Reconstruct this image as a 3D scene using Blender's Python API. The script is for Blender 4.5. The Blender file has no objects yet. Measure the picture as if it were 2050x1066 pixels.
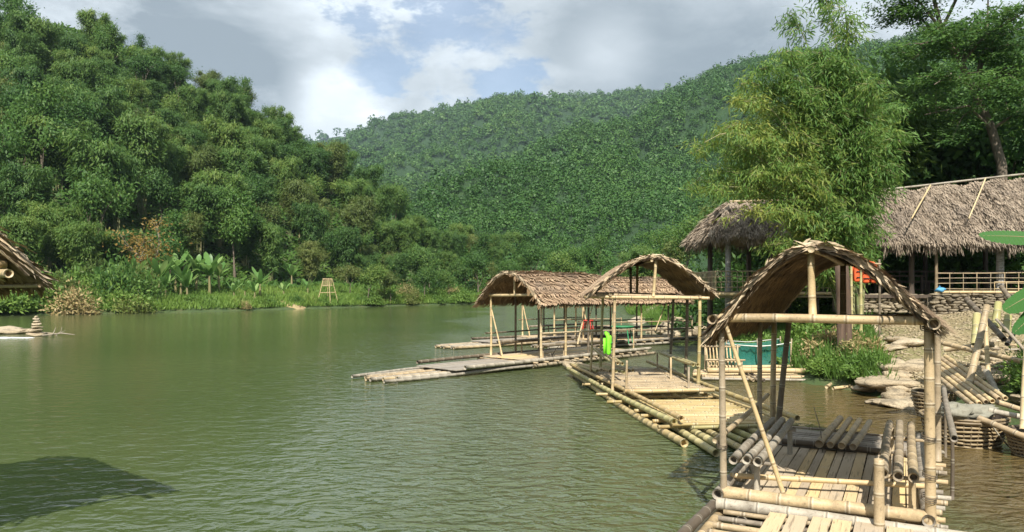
import bpy, math, random
import numpy as np
from mathutils import Vector, Matrix, noise as mnoise
R = math.radians
random.seed(7); rng = np.random.default_rng(7)
sc = bpy.context.scene
col = sc.collection

# ------------------------------------------------------------------ camera
EYE = 2.8; FPX = 1500.0; HOR = 575.0
cd = bpy.data.cameras.new("camera"); cam = bpy.data.objects.new("camera", cd); col.objects.link(cam)
cam.location = (0, 0, EYE); cam.rotation_euler = (R(90), 0, 0)
cd.sensor_width = 36; cd.lens = 36*FPX/2050; cd.shift_y = (HOR-533)/2050
cd.clip_start = .1; cd.clip_end = 6000
sc.camera = cam

# ------------------------------------------------------------------ sky and sun
SUN_EL, SUN_AZ = 47, 181      # azimuth the sunlight comes from, clockwise from +Y
w = bpy.data.worlds.new("World"); sc.world = w; w.use_nodes = True
def nn(nt, t, **kw):
    n = nt.nodes.new(t)
    for k, v in kw.items(): setattr(n, k, v)
    return n
def setup_world():
    nt = w.node_tree; nt.nodes.clear(); L = nt.links.new
    out = nn(nt, 'ShaderNodeOutputWorld'); bg = nn(nt, 'ShaderNodeBackground'); bg.inputs[1].default_value = .092
    L(bg.outputs[0], out.inputs[0])
    sky = nn(nt, 'ShaderNodeTexSky', sky_type='NISHITA'); sky.sun_disc = False
    sky.sun_elevation = R(SUN_EL); sky.sun_rotation = R(SUN_AZ); sky.air_density = 1.0; sky.dust_density = 1.2
    tc = nn(nt, 'ShaderNodeTexCoord')
    mp = nn(nt, 'ShaderNodeMapping'); mp.inputs['Scale'].default_value = (1, 1, 2.1); mp.inputs['Location'].default_value = (.35, .1, .0)
    L(tc.outputs['Generated'], mp.inputs[0])
    n1 = nn(nt, 'ShaderNodeTexNoise'); n1.inputs['Scale'].default_value = 3.1; n1.inputs['Detail'].default_value = 9; n1.inputs['Roughness'].default_value = .56; n1.inputs['Distortion'].default_value = .35
    n2 = nn(nt, 'ShaderNodeTexNoise'); n2.inputs['Scale'].default_value = 8.5; n2.inputs['Detail'].default_value = 10; n2.inputs['Roughness'].default_value = .66
    L(mp.outputs[0], n1.inputs['Vector']); L(mp.outputs[0], n2.inputs['Vector'])
    def math_(op, a, b=None, clamp=False):
        m = nn(nt, 'ShaderNodeMath', operation=op); m.use_clamp = clamp
        for i, x in enumerate((a, b)):
            if x is None: continue
            if isinstance(x, (int, float)): m.inputs[i].default_value = x
            else: L(x, m.inputs[i])
        return m.outputs[0]
    def blob(u, v, rad, soft=.5):
        d = Vector(((u-1025)/FPX, 1, (HOR-v)/FPX)).normalized()
        vm = nn(nt, 'ShaderNodeVectorMath', operation='DISTANCE'); L(tc.outputs['Generated'], vm.inputs[0]); vm.inputs[1].default_value = d
        # ragged edge
        dd = math_('ADD', vm.outputs['Value'], math_('MULTIPLY', math_('SUBTRACT', n2.outputs[0], .5), rad*1.3))
        mr = nn(nt, 'ShaderNodeMapRange', interpolation_type='SMOOTHSTEP'); L(dd, mr.inputs[0])
        mr.inputs[1].default_value = rad; mr.inputs[2].default_value = rad*(1-soft); mr.inputs[3].default_value = 0; mr.inputs[4].default_value = 1
        return mr.outputs[0]
    # cover: open blue where small
    blue = math_('MAXIMUM', math_('MAXIMUM', blob(735, 120, .10, .9), blob(985, 80, .16, .9)), blob(860, 60, .10, .9))
    blue = math_('MULTIPLY', blue, .34)
    cov = nn(nt, 'ShaderNodeMapRange', interpolation_type='SMOOTHSTEP')
    L(math_('SUBTRACT', math_('ADD', n1.outputs[0], math_('MULTIPLY', math_('SUBTRACT', n2.outputs[0], .5), .5)), blue), cov.inputs[0])
    cov.inputs[1].default_value = .18; cov.inputs[2].default_value = .33; cov.inputs[3].default_value = .3; cov.inputs[4].default_value = 1
    shade = nn(nt, 'ShaderNodeMapRange', interpolation_type='SMOOTHSTEP'); L(n1.outputs[0], shade.inputs[0])
    shade.inputs[1].default_value = .36; shade.inputs[2].default_value = .66; shade.inputs[3].default_value = .56; shade.inputs[4].default_value = .1
    fine = math_('MULTIPLY', math_('SUBTRACT', n2.outputs[0], .5), 1.0)
    bright = math_('ADD', math_('ADD', math_('MULTIPLY', blob(672, 232, .085, .6), .55), math_('MULTIPLY', blob(1220, 95, .07, .95), .35)), math_('ADD', math_('MULTIPLY', blob(620, 100, .09, .95), .18), math_('MULTIPLY', blob(950, -620, .55, .7), .35)))  # last blob: unseen bright cloud added overhead for water reflections and fill light
    dark = math_('ADD', math_('MULTIPLY', blob(400, 70, .17, .7), .30), math_('ADD', math_('MULTIPLY', blob(1350, 10, .22, .9), .16), math_('MULTIPLY', blob(1190, -30, .12, .9), .2)))
    s = math_('ADD', math_('ADD', shade.outputs[0], fine), math_('SUBTRACT', bright, dark), True)
    ramp = nn(nt, 'ShaderNodeValToRGB'); L(s, ramp.inputs[0]); e = ramp.color_ramp.elements
    e[0].position = 0; e[0].color = (2.3, 2.75, 3.15, 1); e[1].position = 1; e[1].color = (9.6, 9.7, 9.8, 1)
    m = e.new(.42); m.color = (4.6, 5.1, 5.5, 1)
    m = e.new(.72); m.color = (6.6, 7.2, 7.7, 1)
    mx = nn(nt, 'ShaderNodeMix', data_type='RGBA'); L(cov.outputs[0], mx.inputs[0]); L(sky.outputs[0], mx.inputs[6]); L(ramp.outputs[0], mx.inputs[7])
    L(mx.outputs[2], bg.inputs[0])
setup_world()
sd = bpy.data.lights.new("sun", 'SUN'); sun = bpy.data.objects.new("sun", sd); col.objects.link(sun)
sd.energy = 5.0; sd.angle = R(.5); sd.color = (1, .94, .84)
az = R(SUN_AZ); el = R(SUN_EL)
sdir = Vector((math.sin(az)*math.cos(el), math.cos(az)*math.cos(el), math.sin(el)))
sun.rotation_euler = sdir.to_track_quat('Z', 'Y').to_euler(); sun.location = (0, -20, 60)
sc.view_settings.view_transform = 'Standard'; sc.view_settings.look = 'None'; sc.view_settings.gamma = 1
sc.view_settings.use_curve_mapping = False; sc.view_settings.exposure = 0.75
sc.cycles.max_bounces = 6; sc.cycles.diffuse_bounces = 3; sc.cycles.transmission_bounces = 4; sc.cycles.transparent_max_bounces = 4
sc.cycles.volume_bounces = 0; sc.cycles.caustics_reflective = False; sc.cycles.caustics_refractive = False

# ------------------------------------------------------------------ materials
class NT:
    def __init__(s, name, rough=.7):
        s.m = bpy.data.materials.new(name); s.m.use_nodes = True; s.nt = s.m.node_tree; s.L = s.nt.links.new
        s.b = s.nt.nodes['Principled BSDF']; s.b.inputs['Roughness'].default_value = rough
        s.out = s.nt.nodes['Material Output']
    def n(s, t, **k): return nn(s.nt, t, **k)
    def attr(s, a): return s.n('ShaderNodeAttribute', attribute_name=a).outputs['Fac']
    def obj(s): return s.n('ShaderNodeTexCoord').outputs['Object']
    def pos(s): return s.n('ShaderNodeNewGeometry').outputs['Position']
    def noise(s, vec, scale, detail=4, rough=.55, dist=0):
        n = s.n('ShaderNodeTexNoise'); s.L(vec, n.inputs['Vector']); n.inputs['Scale'].default_value = scale
        n.inputs['Detail'].default_value = detail; n.inputs['Roughness'].default_value = rough; n.inputs['Distortion'].default_value = dist
        return n.outputs[0]
    def scale(s, vec, xyz, rot=(0, 0, 0)):
        m = s.n('ShaderNodeMapping'); s.L(vec, m.inputs[0]); m.inputs['Scale'].default_value = xyz; m.inputs['Rotation'].default_value = rot
        return m.outputs[0]
    def ramp(s, fac, stops, interp='LINEAR'):
        r = s.n('ShaderNodeValToRGB'); s.L(fac, r.inputs[0]); cr = r.color_ramp; cr.interpolation = interp
        while len(cr.elements) > 1: cr.elements.remove(cr.elements[-1])
        for i, (p, c) in enumerate(stops):
            e = cr.elements[0] if i == 0 else cr.elements.new(p)
            e.position = p; e.color = (*c, 1) if len(c) == 3 else c
        return r.outputs[0]
    def mix(s, fac, a, b, mode='MIX'):
        m = s.n('ShaderNodeMix', data_type='RGBA', blend_type=mode)
        for i, x in ((0, fac), (6, a), (7, b)):
            if isinstance(x, (int, float)): m.inputs[i].default_value = x
            elif isinstance(x, tuple): m.inputs[i].default_value = (*x, 1)
            else: s.L(x, m.inputs[i])
        return m.outputs[2]
    def math(s, op, a, b=None, c=None, clamp=False):
        m = s.n('ShaderNodeMath', operation=op); m.use_clamp = clamp
        for i, x in enumerate((a, b, c)):
            if x is None: continue
            if isinstance(x, (int, float)): m.inputs[i].default_value = x
            else: s.L(x, m.inputs[i])
        return m.outputs[0]
    def mr(s, v, a, b, c, d, smooth=True):
        m = s.n('ShaderNodeMapRange'); s.L(v, m.inputs[0])
        if smooth: m.interpolation_type = 'SMOOTHSTEP'
        for i, x in enumerate((a, b, c, d)): m.inputs[i+1].default_value = x
        return m.outputs[0]
    def bump(s, h, strength=.4, dist=.02):
        b = s.n('ShaderNodeBump'); b.inputs['Strength'].default_value = strength; b.inputs['Distance'].default_value = dist
        s.L(h, b.inputs['Height']); s.L(b.outputs[0], s.b.inputs['Normal']); return b
    def color(s, c):
        if isinstance(c, tuple): s.b.inputs['Base Color'].default_value = (*c, 1)
        else: s.L(c, s.b.inputs['Base Color'])

def mat_bamboo(name, stops, rough=.5, stain=(.09, .07, .05), stain_amt=.5):
    k = NT(name, rough); rnd = k.attr('rnd'); al = k.attr('al'); o = k.obj()
    base = k.ramp(rnd, stops)
    big = k.noise(o, 2.3, 5, .65); base = k.mix(k.mr(big, .46, .68, 0, stain_amt), base, stain); sp = k.noise(o, 17, 5, .7); base = k.mix(k.mr(sp, .54, .70, 0, .55), base, stain)
    fib = k.noise(k.scale(o, (60, 60, 60)), 1.0, 3, .6); base = k.mix(k.mr(fib, .35, .7, 0, .22), base, (.5, .42, .28), 'MULTIPLY')
    fr = k.math('FRACT', al)
    ring = k.math('ABSOLUTE', k.math('SUBTRACT', fr, .5))          # .5 at the node
    line = k.mr(ring, .462, .482, 0, .5); base = k.mix(line, base, (.07, .055, .04))
    pale = k.math('MULTIPLY', k.mr(ring, .40, .455, 0, .30), k.mr(ring, .462, .47, 1, 0)); base = k.mix(pale, base, (.62, .58, .46))
    k.color(base); k.bump(fib, .25, .01)
    k.b.inputs['Specular IOR Level'].default_value = .35
    return k.m
BAM_TAN = mat_bamboo('weathered_tan_bamboo', [(0, (.46, .36, .22)), (.3, (.38, .29, .18)), (.6, (.50, .38, .22)), (1, (.33, .27, .19))])
BAM_GREY = mat_bamboo('grey_bamboo', [(0, (.30, .27, .22)), (.35, (.40, .36, .29)), (.7, (.24, .21, .17)), (1, (.36, .30, .22))], .6)
BAM_YEL = mat_bamboo('yellow_bamboo', [(0, (.46, .34, .17)), (.4, (.38, .31, .14)), (.7, (.52, .40, .22)), (1, (.30, .29, .13))], .4, (.30, .17, .08), .35)
BAM_GRN = mat_bamboo('green_bamboo', [(0, (.30, .31, .12)), (.5, (.40, .37, .17)), (1, (.46, .40, .21))], .4, (.36, .26, .12), .5)
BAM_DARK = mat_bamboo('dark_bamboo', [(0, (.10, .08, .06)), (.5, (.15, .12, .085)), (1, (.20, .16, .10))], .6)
BAM_LIT = mat_bamboo('pale_and_sunlit_bamboo', [(0, (.58, .44, .24)), (.5, (.52, .40, .22)), (1, (.60, .48, .29))], .45, (.25, .17, .10), .25)  # pale poles; also paints sunlight onto lit posts and beams

def mat_plank(name, c1, c2, c3):
    k = NT(name, .75); o = k.obj(); rnd = k.attr('rnd')
    st = k.noise(k.scale(o, (38, 2.2, 10)), 1.0, 5, .62, .2)
    c = k.ramp(rnd, [(0, c1), (.33, c2), (.66, c1), (1, c3)])
    c = k.mix(k.mr(st, .54, .68, 0, .55), c, (.09, .07, .05))
    bl = k.noise(o, 4, 4); c = k.mix(k.mr(bl, .5, .8, 0, .3), c, (.55, .5, .42))
    k.color(c); k.bump(st, .9, .012); return k.m
PLANK = mat_plank('flattened_bamboo_board', (.50, .40, .27), (.70, .51, .24), (.42, .34, .24))
PLANK_G = mat_plank('grey_bamboo_board', (.27, .24, .20), (.34, .29, .23), (.22, .19, .155))

def mat_thatch(name, stops, rough=.85):
    k = NT(name, rough); rnd = k.attr('rnd'); c = k.ramp(rnd, stops)
    f = k.noise(k.obj(), 30, 3, .6); c = k.mix(k.mr(f, .4, .7, 0, .4), c, (.12, .09, .06))
    b = k.noise(k.obj(), .9, 3, .6); c = k.mix(k.mr(b, .48, .7, 0, .45), c, (.17, .145, .125))
    k.color(c); k.b.inputs['Specular IOR Level'].default_value = .2; return k.m
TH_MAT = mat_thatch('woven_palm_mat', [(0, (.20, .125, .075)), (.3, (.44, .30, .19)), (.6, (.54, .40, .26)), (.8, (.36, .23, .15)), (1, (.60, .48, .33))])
TH_IN = mat_thatch('palm_mat_shaded_underside', [(0, (.05, .03, .018)), (.3, (.20, .13, .065)), (.6, (.28, .19, .10)), (.8, (.10, .06, .03)), (1, (.36, .25, .14))])  # palm mat colours darkened to paint in the shade under the roofs
TH_EDGE = mat_thatch('dry_straw_edge', [(0, (.54, .43, .29)), (.4, (.47, .36, .23)), (.7, (.60, .49, .34)), (1, (.40, .30, .19))])
TH_HUT = mat_thatch('shaggy_palm_thatch', [(0, (.30, .24, .18)), (.3, (.38, .31, .235)), (.6, (.25, .20, .155)), (.85, (.46, .38, .29)), (1, (.17, .135, .105))])

def mat_leaf(name, stops, trans=.35, rough=.55, objvar=.5):
    k = NT(name, rough); rnd = k.attr('rnd')
    oi = k.n('ShaderNodeObjectInfo').outputs['Random']
    cl = k.attr('cl')
    f = k.math('ADD', k.math('MULTIPLY', rnd, .28), k.math('ADD', k.math('MULTIPLY', oi, .34), k.math('MULTIPLY', cl, .38)))
    c = k.ramp(f, stops); k.color(c)
    k.b.inputs['Specular IOR Level'].default_value = .3
    tr = k.n('ShaderNodeBsdfTranslucent'); hs = k.n('ShaderNodeHueSaturation'); k.L(c, hs.inputs['Color']); hs.inputs['Value'].default_value = 1.5; hs.inputs['Hue'].default_value = .485
    k.L(hs.outputs[0], tr.inputs[0])
    mx = k.n('ShaderNodeMixShader'); mx.inputs[0].default_value = trans; k.L(k.b.outputs[0], mx.inputs[1]); k.L(tr.outputs[0], mx.inputs[2]); k.L(mx.outputs[0], k.out.inputs[0])
    return k.m
LF_BAM = mat_leaf('bamboo_foliage', [(0, (.020, .062, .018)), (.3, (.048, .115, .026)), (.6, (.098, .18, .036)), (1, (.22, .28, .06))])
LF_BROAD = mat_leaf('broadleaf_foliage', [(0, (.024, .070, .018)), (.4, (.055, .130, .026)), (.75, (.10, .19, .036)), (1, (.18, .26, .05))])
LF_OLIVE = mat_leaf('olive_foliage', [(0, (.045, .085, .02)), (.5, (.10, .145, .034)), (1, (.20, .21, .06))])
LF_HERO = mat_leaf('yellow_green_bamboo_leaves', [(0, (.035, .11, .03)), (.3, (.07, .17, .04)), (.55, (.13, .23, .05)), (.8, (.28, .32, .07)), (1, (.40, .33, .09))], .4)
LF_FAR = mat_leaf('distant_forest_foliage', [(0, (.016, .055, .016)), (.4, (.040, .105, .022)), (.7, (.070, .150, .028)), (1, (.14, .20, .04))], .15)
LF_GRASS = mat_leaf('bank_grass', [(0, (.045, .10, .02)), (.4, (.10, .19, .035)), (.8, (.18, .28, .055)), (1, (.32, .31, .12))], .35)
LF_BAN = mat_leaf('banana_leaf', [(0, (.07, .17, .04)), (.5, (.14, .27, .07)), (.85, (.26, .38, .13)), (1, (.42, .42, .14))], .4, .4)
LF_BAN2 = mat_leaf('near_banana_leaf', [(0, (.03, .10, .022)), (.5, (.05, .15, .03)), (1, (.09, .20, .05))], .3, .35)
LF_DRY = mat_leaf('dry_leaves', [(0, (.22, .17, .07)), (.4, (.40, .31, .15)), (.7, (.12, .15, .04)), (1, (.09, .13, .03))], .25)
LF_RUST = mat_leaf('rusty_young_leaves', [(0, (.07, .10, .02)), (.4, (.17, .15, .035)), (.8, (.28, .17, .045)), (1, (.12, .15, .04))], .35)

def mat_bark(name, c1, c2):
    k = NT(name, .85); n = k.noise(k.scale(k.obj(), (6, 6, 1.2)), 2, 5, .6); k.color(k.ramp(n, [(.3, c1), (.7, c2)])); k.bump(n, .5, .03); return k.m
BARK = mat_bark('grey_brown_bark', (.07, .055, .04), (.20, .16, .12))
BARK_PALE = mat_bark('pale_bark', (.20, .17, .13), (.38, .33, .26))
CULM = mat_bamboo('living_bamboo_culm', [(0, (.14, .18, .07)), (.5, (.24, .25, .11)), (1, (.34, .31, .16))], .5)
def mat_rock(name, c1, c2, c3):
    k = NT(name, .85); o = k.pos(); n = k.noise(o, 3.5, 6, .62); n2 = k.noise(o, 22, 4, .6); rnd = k.attr('rnd')
    oi = k.n('ShaderNodeObjectInfo').outputs['Random']
    f = k.math('ADD', k.math('MULTIPLY', n, .6), k.math('MULTIPLY', k.math('ADD', rnd, oi), .3))
    c = k.ramp(f, [(.2, c1), (.5, c2), (.85, c3)]); c = k.mix(k.mr(n2, .45, .7, 0, .45), c, (.12, .10, .07)); wv = k.noise(k.scale(o, (1, 1, 6)), 2.2, 5, .65, .6); c = k.mix(k.mr(wv, .5, .62, 0, .6), c, (.10, .08, .055))
    k.color(c); k.bump(k.math('ADD', n2, wv), .9, .04); return k.m
ROCK = mat_rock('sandstone_boulder', (.24, .19, .125), (.42, .34, .225), (.55, .47, .34))
ROCKW = mat_rock('wall_stone', (.085, .07, .05), (.20, .165, .115), (.38, .32, .22))
PEBBLE = mat_rock('river_gravel', (.24, .19, .11), (.38, .31, .19), (.52, .45, .31))
CONCRETE = mat_rock('grey_concrete', (.28, .27, .25), (.36, .35, .33), (.42, .41, .39))

def mat_cloth(name, c, rough=.7, trans=0):
    k = NT(name, rough); n = k.noise(k.obj(), 14, 4, .6); k.color(k.mix(k.mr(n, .35, .7, 0, .45), c, tuple(x*.55 for x in c))); k.bump(n, .3, .01)
    return k.m
NEON = mat_cloth('neon_green_nylon', (.22, .80, .03)); ORANGE = mat_cloth('orange_red_nylon', (.78, .12, .03)); BLACKS = mat_cloth('black_webbing', (.02, .02, .02))
TEAL = mat_cloth('teal_net', (.012, .15, .115))
def sheer(m, amt):
    nt = m.node_tree; b = nt.nodes['Principled BSDF']; tr = nt.nodes.new('ShaderNodeBsdfTransparent'); mx = nt.nodes.new('ShaderNodeMixShader'); mx.inputs[0].default_value = amt
    nt.links.new(b.outputs[0], mx.inputs[1]); nt.links.new(tr.outputs[0], mx.inputs[2]); nt.links.new(mx.outputs[0], nt.nodes['Material Output'].inputs[0])
sheer(TEAL, .28); SACK = mat_cloth('grey_tarpaulin', (.24, .23, .18)); WHITE = mat_cloth('white_cloth', (.7, .7, .66)); REDP = mat_cloth('faded_red_plastic', (.45, .05, .035), .4)
BLUEP = mat_cloth('blue_plastic', (.10, .35, .60)); GREENP = mat_cloth('green_plastic', (.04, .22, .09), .4); ROPE = mat_cloth('pale_rope', (.50, .46, .36)); PINK = mat_cloth('pink_foam', (.60, .16, .13))
WOODD = mat_bark('dark_weathered_timber', (.05, .038, .03), (.12, .09, .065))
WOODB = mat_bark('red_brown_trunk', (.045, .028, .018), (.10, .062, .038))

# ------------------------------------------------------------------ object helpers
def tag(o, label=None, cat=None, group=None, kind=None):
    if label: o['label'] = label
    if cat: o['category'] = cat
    if group: o['group'] = group
    if kind: o['kind'] = kind
    return o
def empty(name, loc=(0, 0, 0), rz=0):
    o = bpy.data.objects.new(name, None); o.location = loc; o.rotation_euler = (0, 0, rz); o.empty_display_size = .2; col.objects.link(o); return o
def link_mesh(name, me, mat, parent=None):
    o = bpy.data.objects.new(name, me); col.objects.link(o)
    if mat and not me.materials: me.materials.append(mat)
    if parent: o.parent = parent
    return o
def copy_tree(o, loc=None, rz=None, scale=None, parent=None):
    c = o.copy(); col.objects.link(c); c.parent = parent
    for ch in list(o.children): copy_tree(ch, parent=c)
    if loc is not None: c.location = loc
    if rz is not None: c.rotation_euler = (0, 0, rz)
    if scale is not None: c.scale = (scale,)*3 if isinstance(scale, (int, float)) else scale
    return c

class MB:
    """collects tubes, boxes, leaves as arrays; build() links ONE mesh"""
    def __init__(s): s.V = []; s.Q = []; s.T = []; s.A = []; s.B = []; s.n = 0
    def add(s, V, Q=None, T=None, rnd=0., al=0.):
        V = np.asarray(V, float).reshape(-1, 3); m = len(V)
        s.V.append(V)
        s.A.append(np.broadcast_to(np.asarray(rnd, float), (m,)).copy()); s.B.append(np.broadcast_to(np.asarray(al, float), (m,)).copy())
        if Q is not None and len(Q): s.Q.append(np.asarray(Q, int)+s.n)
        if T is not None and len(T): s.T.append(np.asarray(T, int)+s.n)
        s.n += m
    def mesh(s, name, smooth=False, bname='al'):
        me = bpy.data.meshes.new(name)
        V = np.concatenate(s.V); Q = np.concatenate(s.Q) if s.Q else np.zeros((0, 4), int); T = np.concatenate(s.T) if s.T else np.zeros((0, 3), int)
        me.vertices.add(len(V)); me.vertices.foreach_set('co', V.ravel())
        loops = np.concatenate([Q.ravel(), T.ravel()]); me.loops.add(len(loops)); me.loops.foreach_set('vertex_index', loops)
        nf = len(Q)+len(T); me.polygons.add(nf)
        st = np.concatenate([np.arange(len(Q))*4, len(Q)*4+np.arange(len(T))*3])
        me.polygons.foreach_set('loop_start', st)
        me.polygons.foreach_set('use_smooth', np.full(nf, smooth))
        a = me.attributes.new('rnd', 'FLOAT', 'POINT'); a.data.foreach_set('value', np.concatenate(s.A))
        a = me.attributes.new(bname, 'FLOAT', 'POINT'); a.data.foreach_set('value', np.concatenate(s.B))
        me.update(calc_edges=True); me.validate()
        return me
    def build(s, name, mat, parent=None, smooth=False, bname='al'):
        return link_mesh(name, s.mesh(name, smooth, bname), mat, parent)
    # -- shapes
    def tube(s, pts, rad, n=8, rnd=None, al=None, cap=True, hollow=0):
        pts = np.asarray(pts, float); k = len(pts); rad = np.broadcast_to(np.asarray(rad, float), (k,))
        if rnd is None: rnd = random.random()
        t = np.gradient(pts, axis=0); t /= np.linalg.norm(t, axis=1)[:, None]+1e-9
        ref = np.array([0, 0, 1.]) if abs(t[:, 2]).mean() < .8 else np.array([1., 0, 0])
        a = np.cross(t, ref); a /= np.linalg.norm(a, axis=1)[:, None]+1e-9; b = np.cross(t, a)
        th = np.arange(n)*2*math.pi/n; ct, st_ = np.cos(th), np.sin(th)
        ring = lambda i, r: pts[i]+r*(ct[:, None]*a[i]+st_[:, None]*b[i])
        V = np.concatenate([ring(i, rad[i]) for i in range(k)])
        al = np.zeros(k) if al is None else np.asarray(al, float); AL = np.repeat(al, n)
        j = np.arange(n); j2 = (j+1) % n
        Q = np.concatenate([np.stack([i*n+j, i*n+j2, (i+1)*n+j2, (i+1)*n+j], 1) for i in range(k-1)])
        T = []
        if cap:
            for i, sg in ((0, -1), (k-1, 1)):
                if hollow:
                    base = len(V); inn = ring(i, rad[i]*.74); deep = inn-sg*t[i]*hollow
                    V = np.concatenate([V, inn, deep, (pts[i]-sg*t[i]*hollow)[None]]); AL = np.concatenate([AL, np.full(2*n+1, .3)])
                    o = i*n
                    Q = np.concatenate([Q, np.stack([o+j, o+j2, base+j2, base+j], 1), np.stack([base+j, base+j2, base+n+j2, base+n+j], 1)])
                    T.append(np.stack([base+n+j, base+n+j2, np.full(n, base+2*n)], 1))
                else:
                    base = len(V); V = np.concatenate([V, pts[i][None]]); AL = np.concatenate([AL, [.3]])
                    T.append(np.stack([i*n+j, i*n+j2, np.full(n, base)], 1))
        s.add(V, Q, np.concatenate(T) if T else None, rnd, AL)
    def bamboo(s, p0, p1, r, n=9, node=.33, hollow=0, bow=0., taper=.9, rnd=None, detail=True):
        p0 = np.array(p0, float); p1 = np.array(p1, float); d = p1-p0; Ln = np.linalg.norm(d)
        node *= random.uniform(.85, 1.2); ph = random.random()*node
        ks = []; nd = []
        if detail:
            x = ph
            while x < Ln-.02:
                nd.append(x)
                if x > .02: ks += [(x-.014, .985), (x-.004, 1.055), (x+.006, 1.055), (x+.016, .985)]
                x += node*random.uniform(.8, 1.25)
        ks = [(0, 1)]+[q for q in ks if .015 < q[0] < Ln-.015]+[(Ln, 1)]
        if not detail: ks = [(Ln*i/4, 1) for i in range(5)]
        side = np.cross(d/Ln, [0, 0, 1.]); ns = np.linalg.norm(side); side = side/ns if ns > .2 else np.array([1., 0, 0])
        bw = bow if bow else random.uniform(-.006, .006)*Ln
        bz = random.uniform(-.004, .004)*Ln
        up = np.array([0, 0, 1.]) if ns > .2 else np.array([0, 1., 0])
        pts = []; rad = []; al = []
        for x, f in ks:
            q = x/Ln; pts.append(p0+d*q+side*bw*math.sin(math.pi*q)+up*bz*math.sin(math.pi*q*1.7)); rad.append(r*f*(1-(1-taper)*q)); al.append((x-ph)/node+.5+.5)
        # node at fract(al)=0 -> |fract-.5| = .5
        nd = [nd[0]-node]+nd+[nd[-1]+node] if nd else [-node, 0, Ln+node]; al = [float(np.interp(x, nd, np.arange(len(nd))))+50 if detail else (x-ph)/node+50 for x, f in ks]
        s.tube(pts, rad, n, rnd, al, True, hollow)
    def box(s, c, sx, sy, sz, rz=0, rnd=None):
        v = np.array([[x, y, z] for x in (-.5, .5) for y in (-.5, .5) for z in (-.5, .5)])*[sx, sy, sz]
        ca, sa = math.cos(rz), math.sin(rz); v = np.stack([v[:, 0]*ca-v[:, 1]*sa, v[:, 0]*sa+v[:, 1]*ca, v[:, 2]], 1)+np.array(c)
        s.add(v, [[0, 1, 3, 2], [4, 6, 7, 5], [0, 4, 5, 1], [2, 3, 7, 6], [0, 2, 6, 4], [1, 5, 7, 3]], None, random.random() if rnd is None else rnd)
    def leaves(s, P, D, L, W, rnd=None, cl=0., tilt=None):
        """pointed leaf cards; P base, D direction"""
        P = np.asarray(P, float).reshape(-1, 3); n = len(P); D = np.broadcast_to(np.asarray(D, float), P.shape)
        D = D/(np.linalg.norm(D, axis=1)[:, None]+1e-9)
        rv = rng.normal(size=(n, 3)) if tilt is None else tilt
        S = np.cross(D, rv); S /= np.linalg.norm(S, axis=1)[:, None]+1e-9
        L = np.broadcast_to(np.asarray(L, float), (n,))[:, None]; W = np.broadcast_to(np.asarray(W, float), (n,))[:, None]
        V = np.stack([P, P+D*L*.4+S*W/2, P+D*L, P+D*L*.4-S*W/2], 1).reshape(-1, 3)
        rnd = rng.random(n) if rnd is None else np.broadcast_to(rnd, (n,)); cl = np.broadcast_to(cl, (n,))
        Q = np.arange(4*n).reshape(n, 4)
        s.add(V, Q, None, np.repeat(rnd, 4), np.repeat(cl, 4))

def at(u, v, Y): return Vector(((u-1025)/FPX*Y, Y, EYE+(HOR-v)/FPX*Y))
def gp(u, v, z=0.):
    Y = FPX*(EYE-z)/(v-HOR); return Vector(((u-1025)/FPX*Y, Y, z))
def sm(x, a, b):
    t = np.clip((x-a)/(b-a), 0, 1); return t*t*(3-2*t)
def vnoise(X, Y, scale, seed=0):
    """cheap smooth value noise on arrays"""
    r = np.random.default_rng(seed); T = r.random((64, 64))
    x = X/scale; y = Y/scale; xi = np.floor(x).astype(int); yi = np.floor(y).astype(int); fx = x-xi; fy = y-yi
    fx = fx*fx*(3-2*fx); fy = fy*fy*(3-2*fy)
    g = lambda i, j: T[i % 64, j % 64]
    return (g(xi, yi)*(1-fx)*(1-fy)+g(xi+1, yi)*fx*(1-fy)+g(xi, yi+1)*(1-fx)*fy+g(xi+1, yi+1)*fx*fy)-.5

# ------------------------------------------------------------------ terrain
SHORE = np.array([(-400, 20), (-120, 62), (-50, 73), (-35, 84), (-25, 98), (-16, 112), (-6, 121), (5, 124), (13.5, 115), (12.5, 90), (10.7, 64.6), (8.7, 46), (9.3, 36.5), (8.6, 29.5),
                  (8.6, 22.3), (9.3, 19.6), (9.9, 18.3), (9.3, 16), (9.5, 14.5), (10.2, 12.8), (11, 10), (11, 3), (8, -6), (8, -400), (-400, -400)], float)
def river_dist(X, Y):
    sh = X.shape; x = X.ravel(); y = Y.ravel(); n = len(SHORE)
    best = np.full(len(x), 1e9); inside = np.zeros(len(x), bool)
    for i in range(n):
        ax, ay = SHORE[i]; bx, by = SHORE[(i+1) % n]
        dx, dy = bx-ax, by-ay; t = np.clip(((x-ax)*dx+(y-ay)*dy)/(dx*dx+dy*dy), 0, 1)
        best = np.minimum(best, np.hypot(x-ax-t*dx, y-ay-t*dy))
        c = ((ay > y) != (by > y)) & (x < (bx-ax)*(y-ay)/(by-ay+1e-12)+ax); inside ^= c
    return np.where(inside, -best, best).reshape(sh)
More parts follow.
